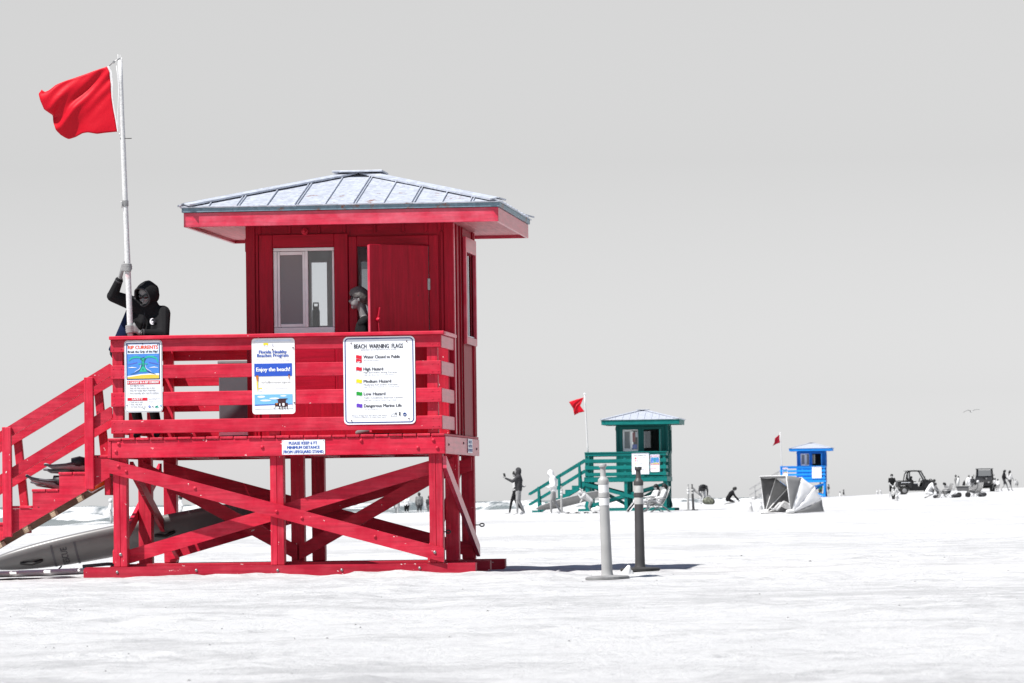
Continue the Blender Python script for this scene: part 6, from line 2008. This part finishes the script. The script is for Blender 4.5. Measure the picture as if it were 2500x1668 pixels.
beach_chair('low chair with thin frame holding the person in dark cap', 2311, 308, -70, CL['grey'], 'beach chairs near the vehicles', .95)
J = sitting(chest=(0, .06, .70), neck=(0, -.04, .86), head=(0, -.12, .96), shR=(.18, .0, .82), shL=(-.18, .0, .82))
person('seated person in dark cap leaning forward in a low chair', 2310, 308, 1.62, -70, J, col('mid', 'grey', 'mid'), bulk=1.05)
person('seated person in pale clothes between the squatting one and the dark cap', 2292, 312, 1.45, 70, sitting(), col('grey', 'charcoal', 'mid'))
beach_chair('low chair with thin frame beside the wagon', 2384, 314, -60, CL['grey'], 'beach chairs near the vehicles', .95)
person('seated person with grey blanket beside the beach wagon', 2376, 313, 1.55, -60, sitting(head=(.02, .16, 1.02)), col('grey', 'grey', 'mid', 'mid'), calf='pants', bulk=1.1)
person('seated person in white hat behind the grey blanket', 2386, 316, 1.6, -20, sitting(), col('charcoal', 'grey', 'mid', hair='white'))
wg = thing('beach_wagon', 'grey beach cart with fat wheels loaded with white things', 'wagon', on_sand(2349, 312), R(-8))
prism('tub', wg, M['tent_dark'], [(-.28, .42), (.36, .42), (.46, .72), (-.38, .72)], 'y', -.26, .26)
box('rim', wg, M['post_light'], (-.50, -.31, .722), (.50, .31, .765), ch=.01)
for (x, y) in ((-.20, -.30), (-.20, .30), (.38, -.30), (.38, .30)):
    w = lathe('wheel', wg, M['tyre'], [(.02, -.06), (.12, -.075), (.17, -.05), (.17, .05), (.12, .075), (.02, .06)], 14, loc=(x, y, .17), rot=(math.pi / 2, 0, 0))
tube('handle', wg, M['slate'], [(.40, 0, .5), (.62, 0, .72), (.80, 0, .95)], .018, 6)
for (x, h) in ((-.30, .55), (.10, .35), (.28, .50)):
    tube('load', wg, M['board_white'] if h != .35 else M['black'], [(x, 0, .766), (x + .05, 0, .766 + h * .6), (x + .08, 0, .766 + h)], [.09, .08, .015], 8)
person('far person in grey standing behind the wagon', 2334, 425, 1.40, 100, joints(**WALK), col('grey', 'grey', 'mid'))
person('far person in dark grey just right of the grey one', 2340.5, 420, 1.30, -90, joints(), col('mid', 'mid', 'mid'))
person('far person in white shirt left of the front-facing vehicle', 2366, 430, 1.35, 180, joints(), col('white', 'white', 'mid'))
person('dark-haired person standing at the left corner of the front-facing vehicle', 2375, 372, 1.30, 200, joints(), col('charcoal', 'grey', 'mid'))
person('child in black leggings right of the front-facing vehicle', 2430, 374, 1.10, 180, joints(**WALK), col('light', 'black', 'mid'), calf='pants')
person('small child in white beside the one in black leggings', 2436.5, 372, 1.02, 150, joints(), col('white', 'mid', 'mid'))
J = joints(**{**WALK, 'head': (0, -.06, 1.58), 'anR': (.09, -.34, .12), 'toR': (.1, -.48, .09), 'knR': (.09, -.22, .54)})
person('man in black walking right at the right edge of the beach', 2452, 382, 1.74, 96, J, col('black', 'charcoal', 'mid', 'charcoal'), fore='top', bulk=1.12)
person('woman in pale top and dark shorts walking next to the man in black', 2466, 381, 1.66, 120, joints(**WALK), col('light', 'charcoal', 'mid'), long_hair=True)
person('tiny far person nearest the right edge on the sand crest', 2484, 470, .70, 0, joints(), col('mid', 'grey', 'mid'))
person('tiny far person on the sand crest left of the other', 2480, 475, .85, 0, joints(), col('light', 'mid', 'pale'))

for (lb, px, Y, sc_) in (('dark beach bag on the sand between the chairs and the wagon', 2332, 309, .8), ('dark beach bag beside the squatting person in white', 2286, 308, .7), ('dark beach bag at the right end of the wagon group', 2398, 318, .9)):
    q_ = thing('beach_bag', lb, 'bag', on_sand(px, Y), R(20), 'dark bags near the vehicles')
    blob('bag', q_, [((-.2 * sc_, 0, .14 * sc_), .15 * sc_, (.2 * sc_, 0, .16 * sc_), .16 * sc_, 'a')], .03, {'a': CL['charcoal']}, 1)
    tube('handle', q_, M['slate'], [(-.12 * sc_, 0, .28 * sc_), (0, 0, .42 * sc_), (.12 * sc_, 0, .28 * sc_)], .015, 6)

# waders seen between the red tower's legs
WZ = -.42
person('wader in pale clothes, left one of three under the red tower', 969, 335, 1.55, 180, joints(**WALK), col('light', 'light', 'mid'), z=WZ)
person('woman in white top and black swim shorts under the red tower', 993, 338, 1.70, 180, joints(elR=(.26, -.05, 1.18), wrR=(.2, -.2, 1.22), haR=(.15, -.25, 1.26)), col('white', 'black', 'pale'), z=WZ)
person('man in grey shirt and dark shorts walking to the surf under the red tower', 1024, 338, 1.84, 180, joints(knR=(.1, .03, .5), anL=(-.1, .14, .1)), col('grey', 'charcoal', 'mid'), fore='top', bulk=1.12, z=WZ)
person('wader half hidden behind the front right red post', 1048, 342, 1.6, 180, joints(**WALK), col('charcoal', 'grey', 'mid'), z=WZ)
person('wader in white shirt behind the rescue board', 441, 262, 1.70, -80, joints(**WALK), col('white', 'light', 'mid'), z=WZ)
person('wader in white farther right behind the rescue board', 484, 300, 1.40, 160, joints(), col('white', 'white', 'mid'), z=WZ)
person('white-haired wader just left of the front left red post', 271, 238, 1.55, 90, joints(), col('white', 'light', 'mid', hair='white'), z=WZ)

# dark rock at the waterline
rk = thing('rock', 'dark rounded rock at the waterline right of the red tower', 'rock', on_sand(1208, 335))
blob('rock', rk, [((-.22, 0, .08), .16, (.1, 0, .14), .19, 'a'), ((.1, 0, .1), .2, (.28, .05, .06), .13, 'a')], .035, {'a': plain('wet_rock', (.05, .05, .05), .7, 0, .5, 6, .4, .8, 8)}, 1)

# gull
bd = thing('seagull', 'grey gull gliding with long wings above the vehicles', 'bird', place(2371, 1005, 330), R(12))
blob('body', bd, [((0, -.22, 0), .045, (0, .10, 0), .075, 'a'), ((0, .1, 0), .06, (0, .30, .0), .025, 'a'), ((0, -.24, .01), .045, (0, -.30, .0), .03, 'a')], .02, {'a': CL['light']}, 1)
for s in (-1, 1):
    up_ = (.06, .02) if s < 0 else (.10, .11)
    V = [(0, -.10, .03), (s * .26, -.14, .03 + up_[0]), (s * .60, -.02, .03 + up_[1] - (.12 if s < 0 else 0)), (s * .26, .08, .03 + up_[0]), (0, .10, .03)]
    mesh('wing', V, [[0, 1, 3, 4], [1, 2, 3]], CL['grey'], bd).modifiers.new('t', 'SOLIDIFY').thickness = .02

# shell grit and weed scattered on the sand: nobody could count it
def debris():
    rnd = random.Random(11)
    V, F = [], []
    for i in range(150):
        Y = 20 + 45 * rnd.random() ** .8
        x = (rnd.random() - .5) * Y * .235
        z = float(sand_height(np.array([x]), np.array([Y]))[0])
        s = rnd.uniform(.003, .008) * (2.2 if rnd.random() < .05 else 1)
        b = len(V)
        a = rnd.random() * 6.28
        for (dx, dy, dz) in ((-1.6, 0, 0), (0, -.7, 0), (1.6, 0, 0), (0, .7, 0), (0, 0, .9)):
            V.append((x + s * (dx * math.cos(a) - dy * math.sin(a)), Y + s * (dx * math.sin(a) + dy * math.cos(a)), z + s * dz + .001))
        F += [[b, b + 1, b + 4], [b + 1, b + 2, b + 4], [b + 2, b + 3, b + 4], [b + 3, b, b + 4]]
    o = mesh('shell_grit', V, F, plain('shell_grit', (.12, .12, .12), .8, 0, .6, 3))
    tag(o, 'dark shell grit scattered over the near sand', 'shell grit', kind='stuff')
debris()
